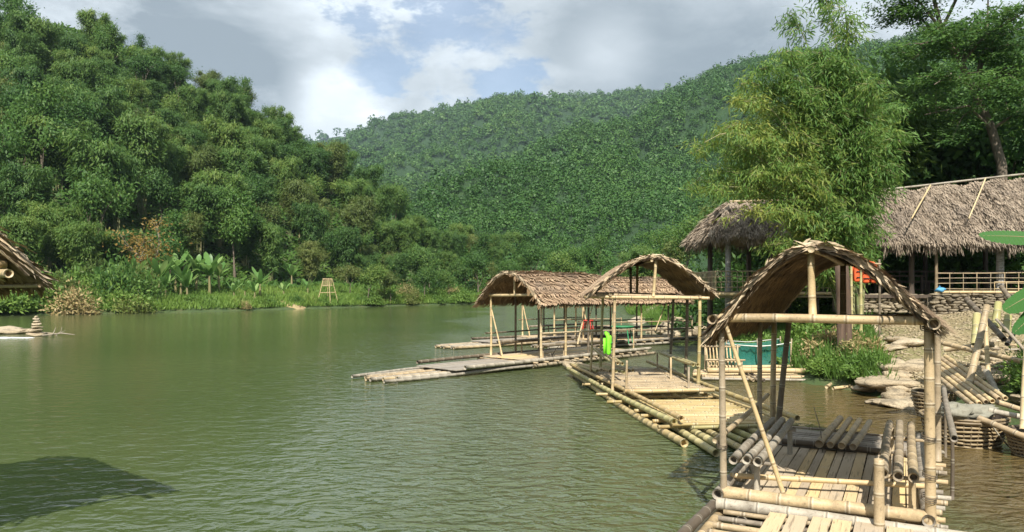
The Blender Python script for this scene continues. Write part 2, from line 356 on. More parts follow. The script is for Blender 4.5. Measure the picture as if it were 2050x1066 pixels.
def height(X, Y):
    X = np.asarray(X, float); Y = np.asarray(Y, float)
    d = river_dist(X, Y)+vnoise(X, Y, 1.7, 3)*.5+vnoise(X, Y, 6, 4)*.8*sm(Y, 30, 60)
    bed = -np.minimum(1.6, -d*.22)
    right = sm(X, 2, 9)*sm(-Y, -118, -108)
    hl = .25+.9*sm(d, 0, 3)+1.4*sm(d, 6, 16)
    crest = 3+7*sm(-X, 2, 34)+45*sm(-X, 12, 100)
    hill = np.minimum(.74*np.maximum(0, d-17), crest+0*X)
    hl = hl+hill*(1-sm(-Y, 0, 100))*sm(Y, 20, 60)+hill*0
    hr = .12+.5*sm(d, 0, 1.2)+1.4*sm(d, 1, 9)+np.maximum(0, d-17)*.42*sm(Y, 15, 40)+1.2*sm(Y, 40, 60)*sm(d, 0, 5)
    hr = np.minimum(hr, 34)
    out = hl*(1-right)+hr*right+vnoise(X, Y, 2.3, 5)*.25*sm(d, 0, 2)+vnoise(X, Y, 9, 6)*1.2*sm(d, 8, 20)
    return np.where(d < 0, bed, out)
def hz(x, y): return float(height(np.array([x]), np.array([y]))[0])
def spaced(edges):
    a = []
    for lo, hi, st in edges: a.append(np.arange(lo, hi, st))
    return np.concatenate(a+[[edges[-1][1]]])
def grid_mesh(name, X, Y, Z, mat, smooth=True, kind='structure'):
    ny, nx = X.shape; V = np.stack([X.ravel(), Y.ravel(), Z.ravel()], 1)
    i = np.arange(ny-1)[:, None]*nx+np.arange(nx-1)[None]
    Q = np.stack([i, i+1, i+nx+1, i+nx], -1).reshape(-1, 4)
    mb = MB(); mb.add(V, Q); o = mb.build(name, mat, None, smooth)
    if kind: o['kind'] = kind
    return o
def mat_ground():
    k = NT('grassy_earth', .95); p = k.pos(); n = k.noise(p, .8, 6, .6); n2 = k.noise(p, 7, 4, .6)
    c = k.ramp(n, [(.3, (.025, .05, .012)), (.5, (.05, .085, .022)), (.66, (.085, .095, .035)), (.8, (.17, .13, .07))]); c = k.mix(k.mr(n2, .4, .7, 0, .4), c, (.04, .05, .02))
    k.color(c); k.bump(n2, .6, .06); return k.m
GROUND = mat_ground()
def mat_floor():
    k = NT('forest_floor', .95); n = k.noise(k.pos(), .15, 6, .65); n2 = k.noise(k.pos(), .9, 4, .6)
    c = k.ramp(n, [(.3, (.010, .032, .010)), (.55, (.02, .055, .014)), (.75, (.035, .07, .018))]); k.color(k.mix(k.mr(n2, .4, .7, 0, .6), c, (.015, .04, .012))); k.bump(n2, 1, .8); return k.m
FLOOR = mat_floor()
xs = spaced([(-1500, -200, 100), (-200, -120, 8), (-120, 6, 2), (6, 20, .35), (20, 60, 2), (60, 200, 10), (200, 1500, 100)])
ys = spaced([(-600, -20, 60), (-20, 8, 2), (8, 34, .35), (34, 150, 2), (150, 260, 10), (260, 2600, 150)])
GX, GY = np.meshgrid(xs, ys); GZ = height(GX, GY)
GZ = GZ*(1-sm(GY, 180, 320))*(1-sm(np.abs(GX), 160, 320))+0
grid_mesh('ground', GX, GY, GZ, GROUND)

# gravel landing ramp
def mat_gravel():
    k = NT('gravel_path', .95); p = k.pos(); v = k.n('ShaderNodeTexVoronoi'); v.inputs['Scale'].default_value = 16; k.L(p, v.inputs['Vector'])
    c = k.ramp(v.outputs['Color'], [(0, (.15, .115, .06)), (.5, (.28, .22, .125)), (1, (.42, .34, .21))]); n = k.noise(p, 1.2, 4); c = k.mix(k.mr(n, .4, .62, 0, .65), c, (.17, .14, .06)); c = k.mix(k.mr(k.noise(p, .5, 5), .5, .62, 0, .5), c, (.10, .12, .03))
    k.color(c); k.bump(v.outputs['Distance'], .6, .03); return k.m
PATH_L = [(9.5, 18.5), (10.0, 19.4), (10.35, 20.6), (11.0, 22.5), (12.1, 24.8), (13.0, 27.0), (13.9, 29)]
PATH_R = [(11.6, 16.6), (13.4, 17.2), (14.6, 18.6), (15.8, 20.4), (17.0, 22.4), (18.2, 24.2), (19.4, 26)]
tt = np.linspace(0, 1, 60); ss = np.linspace(0, 1, 24); seg = np.linspace(0, 1, len(PATH_L))
pl = np.stack([np.interp(tt, seg, [p[i] for p in PATH_L]) for i in (0, 1)], 1); pr = np.stack([np.interp(tt, seg, [p[i] for p in PATH_R]) for i in (0, 1)], 1)
PX = pl[:, 0][:, None]*(1-ss)+pr[:, 0][:, None]*ss; PY = pl[:, 1][:, None]*(1-ss)+pr[:, 1][:, None]*ss
edge = np.minimum(1, np.minimum(ss, 1-ss)*8)[None]
PZ = height(PX, PY)+.05*edge-.02
grid_mesh('path', PX, PY, PZ, mat_gravel())

# river
def mat_water():
    k = NT('river_water', .10); p = k.pos(); sp = k.n('ShaderNodeSeparateXYZ'); k.L(p, sp.inputs[0])
    big = k.noise(p, .045, 3, .5)
    c = k.ramp(big, [(.35, (.056, .078, .028)), (.65, (.088, .104, .042))])
    # silt over the shallows by the landing
    sx = k.mr(k.math('ADD', sp.outputs[0], k.math('MULTIPLY', k.math('SUBTRACT', k.noise(p, .6, 4), .5), 3)), 3.6, 6.8, 0, 1)
    sy = k.mr(sp.outputs[1], 27, 18, 0, 1)
    c = k.mix(k.math('MULTIPLY', k.math('MULTIPLY', sx, sy), .85), c, (.105, .068, .026))
    k.color(c); k.b.inputs['IOR'].default_value = 1.6
    # ripples: long crests on the open water, calm near the rafts and the left bank
    calm = k.noise(p, .11, 2, .5)
    reach = k.mr(k.math('ADD', k.math('MULTIPLY', sp.outputs[0], .12), k.math('ADD', calm, .2)), .05, .8, .16, 1)
    a = k.noise(k.scale(p, (1.9, 3.0, 1), (0, 0, R(20))), 1.05, 3, .5, .9)
    b = k.noise(k.scale(p, (2.2, 3.6, 1), (0, 0, R(-24))), 1.5, 2, .5, .5)
    f = k.noise(p, 9, 2, .5)
    h = k.math('ADD', k.math('ADD', a, k.math('MULTIPLY', b, .45)), k.math('MULTIPLY', f, .10))
    bp = k.n('ShaderNodeBump'); bp.inputs['Distance'].default_value = .17; k.L(k.math('MULTIPLY', reach, .95), bp.inputs['Strength']); k.L(h, bp.inputs['Height']); k.L(bp.outputs[0], k.b.inputs['Normal'])
    return k.m
wx = spaced([(-400, -120, 40), (-120, 20, 10)]); wy = spaced([(-60, 130, 10), (130, 150, 10)])
WX, WY = np.meshgrid(wx, wy); grid_mesh('water', WX, WY, WX*0, mat_water())

# ------------------------------------------------------------------ hills and distant forest
def interp_cols(keys, U): keys = np.array(keys, float); return [np.interp(U, keys[:, 0], keys[:, i]) for i in range(1, keys.shape[1])]
def mountain(name, keys, base_d, base_z, seed, n_u=150, n_v=70, rough=9., back=.5, tree_h=6):
    """keys: bearing u, crest elevation v, crest distance; a sloping flank rising from base_d to the crest, then falling behind it"""
    U = np.linspace(keys[0][0], keys[-1][0], n_u); cv, cD = interp_cols(keys, U)
    bear = (U-1025)/FPX; crest = EYE+(HOR-cv)/FPX*cD-tree_h
    p = np.linspace(0, 1.35, n_v)[:, None]
    D = base_d+(cD[None]-base_d)*p
    q = np.clip(p, 0, 1); prof = q**1.15*.85+.15*np.sin(q*math.pi/2)
    Z = base_z+(crest[None]-base_z)*prof
    Z = Z-np.maximum(0, p-1)*crest[None]*back*2
    X = bear[None]*D; Y = D
    amp = rough*np.sin(np.clip(p, 0, 1)*math.pi)**.7
    Z = Z+amp*(vnoise(X, Y, 95, seed)*2.6+vnoise(X, Y, 38, seed+1)*1.1)+rough*.12*vnoise(X, Y, 14, seed+2)*(1-.5*np.clip(p, 0, 1))
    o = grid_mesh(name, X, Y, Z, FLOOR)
    return X, Y, Z, p
def canopy(name, label, X, Y, Z, step, size, ncard, card, seed, pmax=1.03):
    """rounded crowns of small leaf cards over the flank, one mass"""
    r = np.random.default_rng(seed)
    ny, nx = X.shape; vmax = int((ny-1)*min(1, pmax/1.35))
    mid = X[:, nx//2]; L_v = math.hypot(Y[vmax, nx//2]-Y[0, nx//2], Z[vmax, nx//2]-Z[0, nx//2])
    # candidates by area
    a = np.hypot(X[:-1, 1:]-X[:-1, :-1], Y[:-1, 1:]-Y[:-1, :-1])*np.hypot(Y[1:, :-1]-Y[:-1, :-1], Z[1:, :-1]-Z[:-1, :-1])
    a = a[:vmax]; ref = Y[:-1, :-1][:vmax].mean(); f0 = np.clip(Y[:-1, :-1][:vmax]/ref, .42, 1.2); a = a/f0**1.6; pr = a.ravel()/a.sum(); n = int(a.sum()/step**2)
    idx = r.choice(len(pr), n, p=pr); iy = idx//(nx-1); ix = idx % (nx-1); fy = r.random(n); fx = r.random(n)
    bil = lambda A: (A[iy, ix]*(1-fx)*(1-fy)+A[iy, ix+1]*fx*(1-fy)+A[iy+1, ix]*(1-fx)*fy+A[iy+1, ix+1]*fx*fy)
    C = np.stack([bil(X), bil(Y), bil(Z)], 1)
    F = np.clip(C[:, 1]/ref, .42, 1.2)**.8; S = size*(.55+.6*r.random(n)+.5*(r.random(n) > .95))*F
    H = S*(.8+.9*r.random(n))
    m = ncard; th = r.random((n, m))*2*math.pi; ph = np.arccos(r.random((n, m))*1.15-.15)
    rr = .72+.4*r.random((n, m)); nrm = np.stack([np.sin(ph)*np.cos(th), np.sin(ph)*np.sin(th), np.cos(ph)], -1)
    P = C[:, None]+nrm*rr[..., None]*np.stack([S, S, H], -1)[:, None]
    P[..., 2] += (H*.55)[:, None]
    N = nrm+r.normal(size=nrm.shape)*.42; N /= np.linalg.norm(N, axis=-1)[..., None]
    rv = r.normal(size=N.shape); A = np.cross(N, rv); A /= np.linalg.norm(A, axis=-1)[..., None]; B = np.cross(N, A)
    cs = (card*(.6+.8*r.random((n, m)))*(S/size)[:, None]**1.0)[..., None]
    V = np.stack([P-A*cs, P+B*cs*.7, P+A*cs, P-B*cs*.7], 2).reshape(-1, 3)
    cl = np.clip(.7*r.random(n)**1.3+.5*(vnoise(C[:, 0], C[:, 1], 55, seed)+.5)-.1, 0, 1); k = n*m
    mb = MB(); mb.add(V, np.arange(4*k).reshape(k, 4), None, np.repeat(r.random(k), 4), np.repeat(cl, m*4))
    o = mb.build(name, LF_FAR, None, False, 'cl'); tag(o, label, 'forest', None, 'stuff'); return n
M0 = mountain('far_ridge', [(540, 300, 2300), (640, 272, 2300), (680, 264, 2300), (720, 270, 2300), (800, 285, 2300), (900, 300, 2300)], 1500, 20, 40, 60, 30, 20, .5, 6)
M1 = mountain('far_mountain', [(380, 420, 1250), (520, 350, 1250), (640, 300, 1250), (700, 274, 1250), (760, 246, 1250), (860, 222, 1250), (940, 207, 1250), (1020, 190, 1250), (1090, 190, 1250), (1180, 188, 1270), (1260, 182, 1280), (1330, 178, 1300), (1500, 170, 1300), (1800, 160, 1300)], 420, 0, 41, 140, 70, 36)
M2 = mountain('forested_mountain', [(560, 560, 300), (700, 500, 330), (800, 440, 360), (900, 385, 400), (980, 345, 440), (1060, 312, 480), (1160, 272, 520), (1270, 222, 570), (1350, 172, 600), (1420, 137, 620), (1520, 107, 640), (1680, 84, 650), (1840, 72, 660), (2050, 66, 660), (2500, 50, 660), (2900, 60, 640)], 128, -1, 42, 190, 80, 19)
canopy('distant_ridge_forest', 'blue hazy sliver of forest on the farthest ridge behind the left slope', *M0[:3], 26, 12, 40, 3.5, 1)
n1 = canopy('far_mountain_forest', 'dense green forest covering the far rounded mountain under the clouds', *M1[:3], 8.2, 5.0, 95, 1.0, 2)
n2 = canopy('near_mountain_forest', 'dense green forest covering the nearer mountain flank rising to the right', *M2[:3], 4.4, 2.7, 90, .44, 3)
print('canopy', n1, n2)
exec_marker = 1

# ------------------------------------------------------------------ plants
def limb(mb, p0, d, L, r, depth, ends, n=7, sag=0., spread=.6):
    pts = [np.array(p0, float)]; dd = np.array(d, float); dd /= np.linalg.norm(dd); k = 5
    for i in range(k):
        dd = dd+rng.normal(size=3)*.10+np.array([0, 0, sag]); dd /= np.linalg.norm(dd); pts.append(pts[-1]+dd*L/k)
    rad = np.linspace(r, r*.55, k+1); mb.tube(pts, rad, n, cap=False)
    if depth == 0: ends.append((pts[-1], dd)); ends.append((pts[3], dd)); return
    for j in range(random.choice((2, 3, 3))):
        a = dd+rng.normal(size=3)*spread; a[2] = abs(a[2])*.8+.15
        limb(mb, pts[-1] if j < 2 else pts[3], a, L*random.uniform(.6, .85), r*.55, depth-1, ends, max(4, n-1), sag, spread)
def proto_broad(name, H=11, crown=4, mat=LF_BROAD, seed=0, depth=3, leaf=.42, per=80, flat=.8, bark=BARK, droop=0., clump=1.0):
    global rng; rng = np.random.default_rng(seed); random.seed(seed)
    e = empty(name); t = MB(); ends = []
    limb(t, (0, 0, -.4), (random.uniform(-.1, .1), random.uniform(-.1, .1), 1), H*.36, H*.022, depth, ends)
    top = max(p[2] for p, _ in ends); sc_ = H/top*.93; rx = max(math.hypot(p[0], p[1]) for p, _ in ends); sx = crown/rx*.8
    for V in t.V:
        h = np.clip(V[:, 2]/(H*.3), 0, 1); V[:, 0] *= 1+(sx-1)*h; V[:, 1] *= 1+(sx-1)*h; V[:, 2] *= sc_
    t.build('trunk', bark, e, True)
    lf = MB()
    for p, d in ends:
        p = p*np.array([sx, sx, sc_]); R_ = random.uniform(.55, 1.15)*clump*crown/4.
        P = p+rng.normal(size=(per, 3))*np.array([R_, R_, R_*flat*.8]); D = rng.normal(size=(per, 3))+np.array([0, 0, -.3-droop])
        O = (P-p)/R_+np.array([0, 0, .45])+(p-np.array([0, 0, H*.6]))/H*1.2+rng.normal(size=P.shape)*.45; lf.leaves(P, D, leaf*(.6+.8*rng.random(per)), leaf*.5, None, random.random(), tilt=O)
    lf.build('crown', mat, e, False, 'cl'); return e
def proto_bamboo(name, H=13, spread=4, culms=16, mat=LF_BAM, seed=0, leaf=.55, per=40, start=.25):
    global rng; rng = np.random.default_rng(seed); random.seed(seed)
    e = empty(name); t = MB(); lf = MB()
    for c in range(culms):
        a = random.random()*2*math.pi; out = np.array([math.cos(a), math.sin(a), 0]); s_ = spread*random.uniform(.3, 1.0); h = H*random.uniform(.65, 1.0); b0 = out*random.uniform(.1, .7)
        q = np.linspace(0, 1, 12)[:, None]
        pts = b0+out*s_*(q**2.2)+np.array([0, 0, 1.])*h*(q-.26*q**4.5)+np.array([0, 0, -.3])
        t.tube(pts, np.linspace(.07, .015, 12), 5, al=np.linspace(0, h/.4, 12), cap=False)
        cl = random.random()
        for i in range(int(per*1.0)):
            qq = random.uniform(start, 1); c0 = b0+out*s_*qq**2.2+np.array([0, 0, h*(qq-.26*qq**4.5)])
            rad = .3+.62*math.sin(math.pi*min(1, (qq-start)/(1-start)*.85+.1))
            m = 24; off = rng.normal(size=3)*np.array([rad, rad, rad*.5])*.8; P = c0+off+rng.normal(size=(m, 3))*np.array([.36, .36, .30])
            D = off*np.array([1, 1, .2])*.8+rng.normal(size=(m, 3))*.5+np.array([0, 0, -.75])
            O = (P-c0)/rad+np.array([0, 0, .5])+out*.4+rng.normal(size=P.shape)*.4; lf.leaves(P, D, leaf*(.6+.7*rng.random(m)), leaf*.27, None, cl*.6+random.random()*.4, tilt=O)
    t.build('culms', CULM, e, True); lf.build('foliage', mat, e, False, 'cl'); return e
def proto_bush(name, Rr=1.4, H=1.5, mat=LF_BROAD, seed=0, leaf=.22, n=1500, stem=True):
    global rng; rng = np.random.default_rng(seed); random.seed(seed)
    e = empty(name); lf = MB()
    nc = 26; C = rng.normal(size=(nc, 3)); C /= np.linalg.norm(C, axis=1)[:, None]; C[:, 2] = np.abs(C[:, 2]); C *= (.45+.5*rng.random((nc, 1)))*np.array([Rr, Rr, H])
    for c in C:
        m = n//nc; P = c+rng.normal(size=(m, 3))*np.array([Rr, Rr, H])*.2; P[:, 2] = np.maximum(P[:, 2], .02)
        D = rng.normal(size=(m, 3))+(P/np.array([Rr, Rr, H]))*.8+np.array([0, 0, .1]); lf.leaves(P, D, leaf*(.6+.8*rng.random(m)), leaf*.42, None, random.random(), tilt=P/np.array([Rr, Rr, H])+np.array([0, 0, .4])+rng.normal(size=P.shape)*.45)
    lf.build('foliage', mat, e, False, 'cl')
    st = MB()
    for c in C[::3]: st.tube([np.array([0, 0, -.15])+c*[.1, .1, 0], c*.6, c*.95], [.02, .012, .006], 4, cap=False)
    st.build('stems', BARK, e, True); return e
def banana_leaf(mb, p0, a, L, W, lift, rnd, cl=0., fold=.25, nseg=9):
    """long blade arching outwards with a raised midrib fold and torn edge"""
    out = np.array([math.cos(a), math.sin(a), 0]); side = np.array([-math.sin(a), math.cos(a), 0]); V = []
    for i in range(nseg+1):
        q = i/nseg; r_ = L*(math.sin(q*1.35)/1.35)*math.cos(lift*.6); z = L*(math.sin(lift)*q-(.22+.30*(1.5-lift))*q*q*.8)
        w_ = W*.5*min(1, q*6+.12)*(1-max(0, (q-.55)/.45)**2)+.01; w_ *= random.uniform(.86, 1.05)
        c = np.array(p0)+out*r_+np.array([0, 0, z])
        V += [c+side*w_+np.array([0, 0, fold*w_]), c, c-side*w_+np.array([0, 0, fold*w_])]
    Q = []
    for i in range(nseg):
        b = i*3; Q += [[b, b+1, b+4, b+3], [b+1, b+2, b+5, b+4]]
    mb.add(V, Q, None, rnd, cl)
def proto_banana(name, H=2.2, n=8, L=1.9, seed=0, mat=LF_BAN):
    global rng; rng = np.random.default_rng(seed); random.seed(seed); e = empty(name); st = MB()
    st.tube([(0, 0, -.3), (.02, 0, H*.4), (.05, .02, H*.75)], [.13, .10, .06], 7, cap=False); st.build('stem', BAM_GRN, e, True)
    for i in range(n):
        lf = MB(); banana_leaf(lf, (.04, .01, H*(.62+.02*i)), i*2.4+random.uniform(-.3, .3), L*random.uniform(.75, 1.1), .38*L/1.9, random.uniform(.6, 1.42), random.random(), random.random())
        lf.build('leaf', mat, e, True, 'cl')
    return e
used_protos = set()
def place(proto, x, y, label, cat, group=None, s=1., rz=None, z=None, sxyz=None):
    sc_ = sxyz if sxyz else (s, s, s)
    loc = (x, y, (hz(x, y) if z is None else z)-.05)
    rz = random.random()*6.28 if rz is None else rz
    if proto.name not in used_protos:
        used_protos.add(proto.name); o = proto; o.location = loc; o.rotation_euler = (0, 0, rz); o.scale = sc_
    else: o = copy_tree(proto, loc, rz, sc_)
    tag(o, label, cat, group); return o

bam = [proto_bamboo('bamboo_clump', 13, 4.2, 17, LF_BAM, 11), proto_bamboo('bamboo_clump', 14, 3.4, 15, LF_BAM, 12), proto_bamboo('bamboo_clump', 11.5, 4.6, 18, LF_BAM, 13, per=46), proto_bamboo('bamboo_clump', 12, 4, 15, LF_OLIVE, 14)]
brd = [proto_broad('broadleaf_tree', 11, 4.4, LF_BROAD, 21), proto_broad('broadleaf_tree', 12, 3.8, LF_BROAD, 22, per=110), proto_broad('broadleaf_tree', 9, 4.2, LF_BAM, 23, per=110), proto_broad('broadleaf_tree', 8, 3.6, LF_OLIVE, 24, per=110)]
KIND = {0: ('wide arching green bamboo clump', 'bamboo'), 1: ('tall plumed green bamboo clump', 'bamboo'), 2: ('spreading mid green bamboo clump', 'bamboo'), 3: ('olive tinted feathery bamboo clump', 'bamboo'),
        4: ('dark green spreading tree', 'tree'), 5: ('tall dark green tree', 'tree'), 6: ('bushy fresh green tree', 'tree'), 7: ('olive green rounded tree', 'tree')}
allk = bam+brd
random.seed(99)
# left slope: staggered rows following the river bank, foot to crest
pts = []
for gx in np.arange(-128, 22, 5.6):
    for gy in np.arange(74, 168, 5.8):
        x = gx+random.uniform(-2.2, 2.2)+((int(gy/5.8)) % 2)*2.8; y = gy+random.uniform(-2.2, 2.2)
        d = float(river_dist(np.array([x]), np.array([y]))[0])
        u = 1025+FPX*x/y
        if d < 12 or d > 78 or u < -170 or u > 1070: continue
        if 380 < u < 720 and d < 17: continue
        if x > 0 and y < 128: continue
        pts.append((x, y, d, u))
random.shuffle(pts)
cnt = 0
for x, y, d, u in pts:
    if d > 74 and random.random() < .5: continue
    if u > 800 and d > 42: continue
    k = random.choices(range(8), [5, 5, 3.5, 1.2, 1.4, 1.6, 1.6, .7])[0]
    zone = 'at the foot of the left slope' if d < 26 else ('midway up the left slope' if d < 50 else 'on the crest of the left slope')
    s = random.uniform(.82, 1.28)*(.88 if d < 24 else 1); s = (s*.9, s*.9, s*random.uniform(.95, 1.22))
    s = tuple(q*(.62 if u > 850 else .74 if u > 720 else .88 if u > 560 else 1) for q in s)
    if 120 < u < 640 and d > 44: s = tuple(q*.78 for q in s)
    nm, ct = KIND[k]; place(allk[k], x, y, f'{nm} {zone}', ct, 'trees and bamboo covering the left slope', sxyz=s); cnt += 1
print('left trees', cnt)
# far end of the river and right bank beyond the rafts
ENDT = [(-2, 131, 7), (4, 134, 4), (9, 130, 6), (15, 128, 5), (20, 122, 7), (18, 112, 6), (22, 104, 4), (17, 98, 2), (26, 95, 5), (18, 88, 6), (24, 82, 0), (17, 78, 7), (21, 72, 2), (28, 74, 4), (15.5, 68, 6), (19, 62, 3),
        (26, 64, 5), (33, 68, 0), (15, 57, 6), (21, 53, 2), (28, 55, 4), (15.5, 49, 3), (34, 58, 5), (20, 45, 6), (27, 47, 0), (35, 50, 4), (17, 41, 6), (42, 55, 5), (-8, 133, 6), (-14, 128, 6), (-6, 140, 5), (12, 138, 4)]
for x, y, k in ENDT:
    nm, ct = KIND[k]; place(allk[k], x, y, f'{nm} on the {"far bend" if y > 90 else "right bank behind the huts"}', ct, 'trees along the far right bank', random.uniform(.55, .8) if y < 90 else random.uniform(.6, .85))
# dark woodland behind the long hut, right edge
for x, y, k, s in [(24, 44, 4, 1.0), (29, 41, 5, 1.0), (33, 45, 4, 1.05), (22, 38, 6, .6), (26.5, 37, 4, .7), (31, 36, 6, .75), (36, 40, 5, 1.0), (39, 48, 0, 1.0), (20.5, 35.5, 6, .5), (34, 34, 4, .7), (28, 34.5, 6, .5), (24, 50, 0, .8), (45, 60, 1, 1.1), (38, 62, 4, 1.1), (19.5, 39, 5, 1.05), (22.5, 42, 6, 1.35), (26, 44, 4, 1.25), (30, 47, 5, 1.3), (21, 46, 0, 1.0), (18, 43, 6, 1.0), (25, 50, 1, 1.1), (27.5, 40, 5, 1.15), (24, 38, 4, .95), (16, 46, 2, .8)]:
    nm, ct = KIND[k]; place(allk[k], x, y, f'{nm} in the shade behind the long thatched hall', ct, 'dark woodland behind the long hall', s)

# bushes and banana plants along the left bank
bu = [proto_bush('riverside_bush', 1.7, 1.7, LF_BROAD, 31), proto_bush('riverside_bush', 1.6, 1.3, LF_GRASS, 32, .3), proto_bush('riverside_bush', 1.5, 1.6, LF_OLIVE, 33), proto_bush('dry_bush', 1.5, 1.9, LF_DRY, 34, .26)]
BN = {0: 'dark green leafy bush', 1: 'bright green grassy shrub', 2: 'olive scrubby bush', 3: 'straw coloured withered bush'}
random.seed(5)
def left_shore(t):    # t 0..1 along the left bank in view
    P = SHORE[1:8]; seg_ = np.hypot(*np.diff(P, axis=0).T); c = np.concatenate([[0], np.cumsum(seg_)]); s_ = 52+t*(c[-1]-52)
    return np.interp(s_, c, P[:, 0]), np.interp(s_, c, P[:, 1])
for i in range(120):
    t = random.random(); x, y = left_shore(t); dd = random.choice((.8, 1.5, 3, 5, 7, 9, 11, 13)); x -= .72*dd; y += .72*dd; x += random.uniform(-1, 1)
    u = 1025+FPX*x/y
    k = random.choices(range(4), [3, 4, 2, .5])[0]
    if 380 < u < 740 and dd > 1.6: k = 1; 
    if 380 < u < 740 and 1.6 < dd and random.random() < .75: continue
    s = random.uniform(.7, 1.5) if 340 < u < 1000 and u > 720 else random.uniform(1.0, 1.9) if u < 380 else random.uniform(.4, .75)
    where = 'overhanging the water of the left bank' if dd < 2 else 'on the left bank below the trees'
    place(bu[k], x, y, f'{BN[k]} {where}', 'bush', 'bushes along the left bank', s)
for i in range(34):
    t = random.uniform(.0, .36); x, y = left_shore(t); dd = random.uniform(2.5, 12); k = random.choices((0, 1, 2), (1, 3, 1))[0]
    place(bu[k], x-.72*dd, y+.72*dd, f'tall {BN[k]} in the lush thicket at the left', 'bush', 'thicket behind the left waterline', sxyz=(random.uniform(1.2, 1.9),)*2+(random.uniform(1.5, 2.5),))
for (u, v, Y, k, s, lb) in [(150, 600, 76, 3, 1.9, 'pale straw coloured withered shrub hanging over the water near the left edge'), (265, 590, 79, 2, 1.5, 'round olive bush bulging over the left waterline')]:
    p = at(u, v, Y); place(bu[k], p.x, p.y, lb, 'bush', None, s*.8)
for (u, Y, k, s) in [(735, 106, 6, .62), (780, 110, 7, .6), (850, 116, 6, .6), (700, 112, 7, .6), (900, 120, 6, .5), (960, 126, 4, .7), (1010, 128, 4, .62)]:
    x = (u-1025)/FPX*Y; nm, ct = KIND[k]; place(allk[k], x, Y, f'{nm} low on the left bank beside the river bend', ct, 'low trees by the river bend', s)
ban = [proto_banana('banana_plant', 2.6, 12, 2.3, 41), proto_banana('banana_plant', 2.1, 10, 2.0, 42), proto_banana('banana_plant', 1.4, 6, 1.5, 43)]
random.seed(8)
for i, (u, dd, k, s) in enumerate([(40, 7, 0, 1.0), (25, 10, 1, 1.2), (70, 9, 2, 1.2), (210, 8, 1, 1.1), (245, 6, 0, .9), (270, 9, 0, 1.1), (300, 5, 1, 1), (320, 8, 0, 1.15), (350, 11, 0, 1.3), (335, 4, 1, .9), (375, 6, 1, 1), (420, 10, 0, 1.3), (440, 12, 1, 1.2), (395, 12, 0, 1.2), (360, 8, 0, 1), (225, 11, 0, 1),
                                   (520, 3.5, 1, 1.1), (508, 2.5, 2, 1), (570, 7, 2, 1), (617, 9, 2, 1.1), (470, 5, 2, 1.0), (490, 4, 2, 1.0), (585, 15, 1, 1.1), (255, 4, 2, 1.1), (285, 12, 1, 1.2), (870, 3, 2, 1.2), (770, 3, 2, 1.2)]):
    t = np.linspace(0, 1, 300); X_, Y_ = left_shore(t); X2 = X_-.72*dd; Y2 = Y_+.72*dd; j = int(np.argmin(np.abs(1025+FPX*X2/Y2-u)))
    if u in (520, 508): lb = 'pale upright young banana plant close to the waterline'
    elif u < 100: lb = 'light green banana plant behind the raft roof at the left edge'
    elif u < 460: lb = 'broad leaved banana plant in the thicket on the left bank'
    else: lb = 'small banana plant on the grassy clearing of the left bank'
    place(ban[k], float(X2[j]), float(Y2[j]), lb, 'banana plant', 'banana plants on the left bank', s*1.25)
# rusty young tree with pale bare stems
rust = proto_broad('sparse_tree', 8.5, 4.2, LF_RUST, 61, depth=3, leaf=.34, per=13, flat=.5, bark=BARK_PALE, clump=.8)
p = at(305, 500, 92); place(rust, p.x, p.y, 'sparse rusty yellow tree with pale bare stems before the dark slope', 'tree', None, 1.15, .4)
p = at(255, 500, 90); place(rust, p.x, p.y, 'smaller sparse tree with yellow tips beside the pale stemmed tree', 'tree', None, .9, 2.2)
for u, v, Y, s, lb in [(605, 262, 150, .8, 'thin crowned lone tree on the skyline of the left slope'), (650, 275, 150, .7, 'small open tree where the left slope meets the sky')]:
    p = at(u, v, Y); place(brd[1], p.x, p.y, lb, 'tree', None, s)

# grass: left bank, clearing, right bank
def grass(name, label, P, L, W, lean=.35, mat=LF_GRASS, zone=None):
    P = np.asarray(P); n = len(P); D = rng.normal(size=(n, 3))*lean; D[:, 2] = 1
    cl = vnoise(P[:, 0], P[:, 1], 3., 77)+.5 if zone is None else zone
    mb = MB(); mb.leaves(P, D, L*(.4+.9*rng.random(n)), W, None, cl); return tag(mb.build(name, mat, None, False, 'cl'), label, 'grass', None, 'stuff')
rng = np.random.default_rng(3)
t = rng.random(60000); X_, Y_ = left_shore(t); dd = .1+15*rng.random(60000)**1.4; X2 = X_-.72*dd+rng.normal(size=60000); Y2 = Y_+.72*dd+rng.normal(size=60000)
hh = height(X2, Y2); ok = hh > .03
grass('left_bank_grass', 'bright green grass and weeds covering the left bank and its clearing', np.stack([X2, Y2, hh], 1)[ok], .75, .16)
X2 = 8.5+rng.random(90000)*9; Y2 = 19+rng.random(90000)**1.3*60; dd = river_dist(X2, Y2); hh = height(X2, Y2)
onpath = (X2 > np.interp(Y2, [p[1] for p in PATH_L], [p[0] for p in PATH_L])-.1) & (Y2 < 30)
ok = (hh > .05) & (dd > .15) & ~onpath & (dd < 9) & ~((Y2 > 32) & (Y2 < 46) & (dd < 2.4))
grass('right_bank_grass', 'long green grass on the right bank below the huts', np.stack([X2, Y2, hh], 1)[ok], .55, .05)
n = 130000; X2 = -135+rng.random(n)*165; Y2 = 72+rng.random(n)*110; dd = river_dist(X2, Y2); ok = (dd > 13) & (dd < 95) & ~((X2 > -8) & (Y2 < 128))
X2 = X2[ok]; Y2 = Y2[ok]; P = np.stack([X2, Y2, height(X2, Y2)+rng.random(len(X2))*.7], 1); mb = MB(); D = rng.normal(size=P.shape); D[:, 2] = np.abs(D[:, 2])*.6
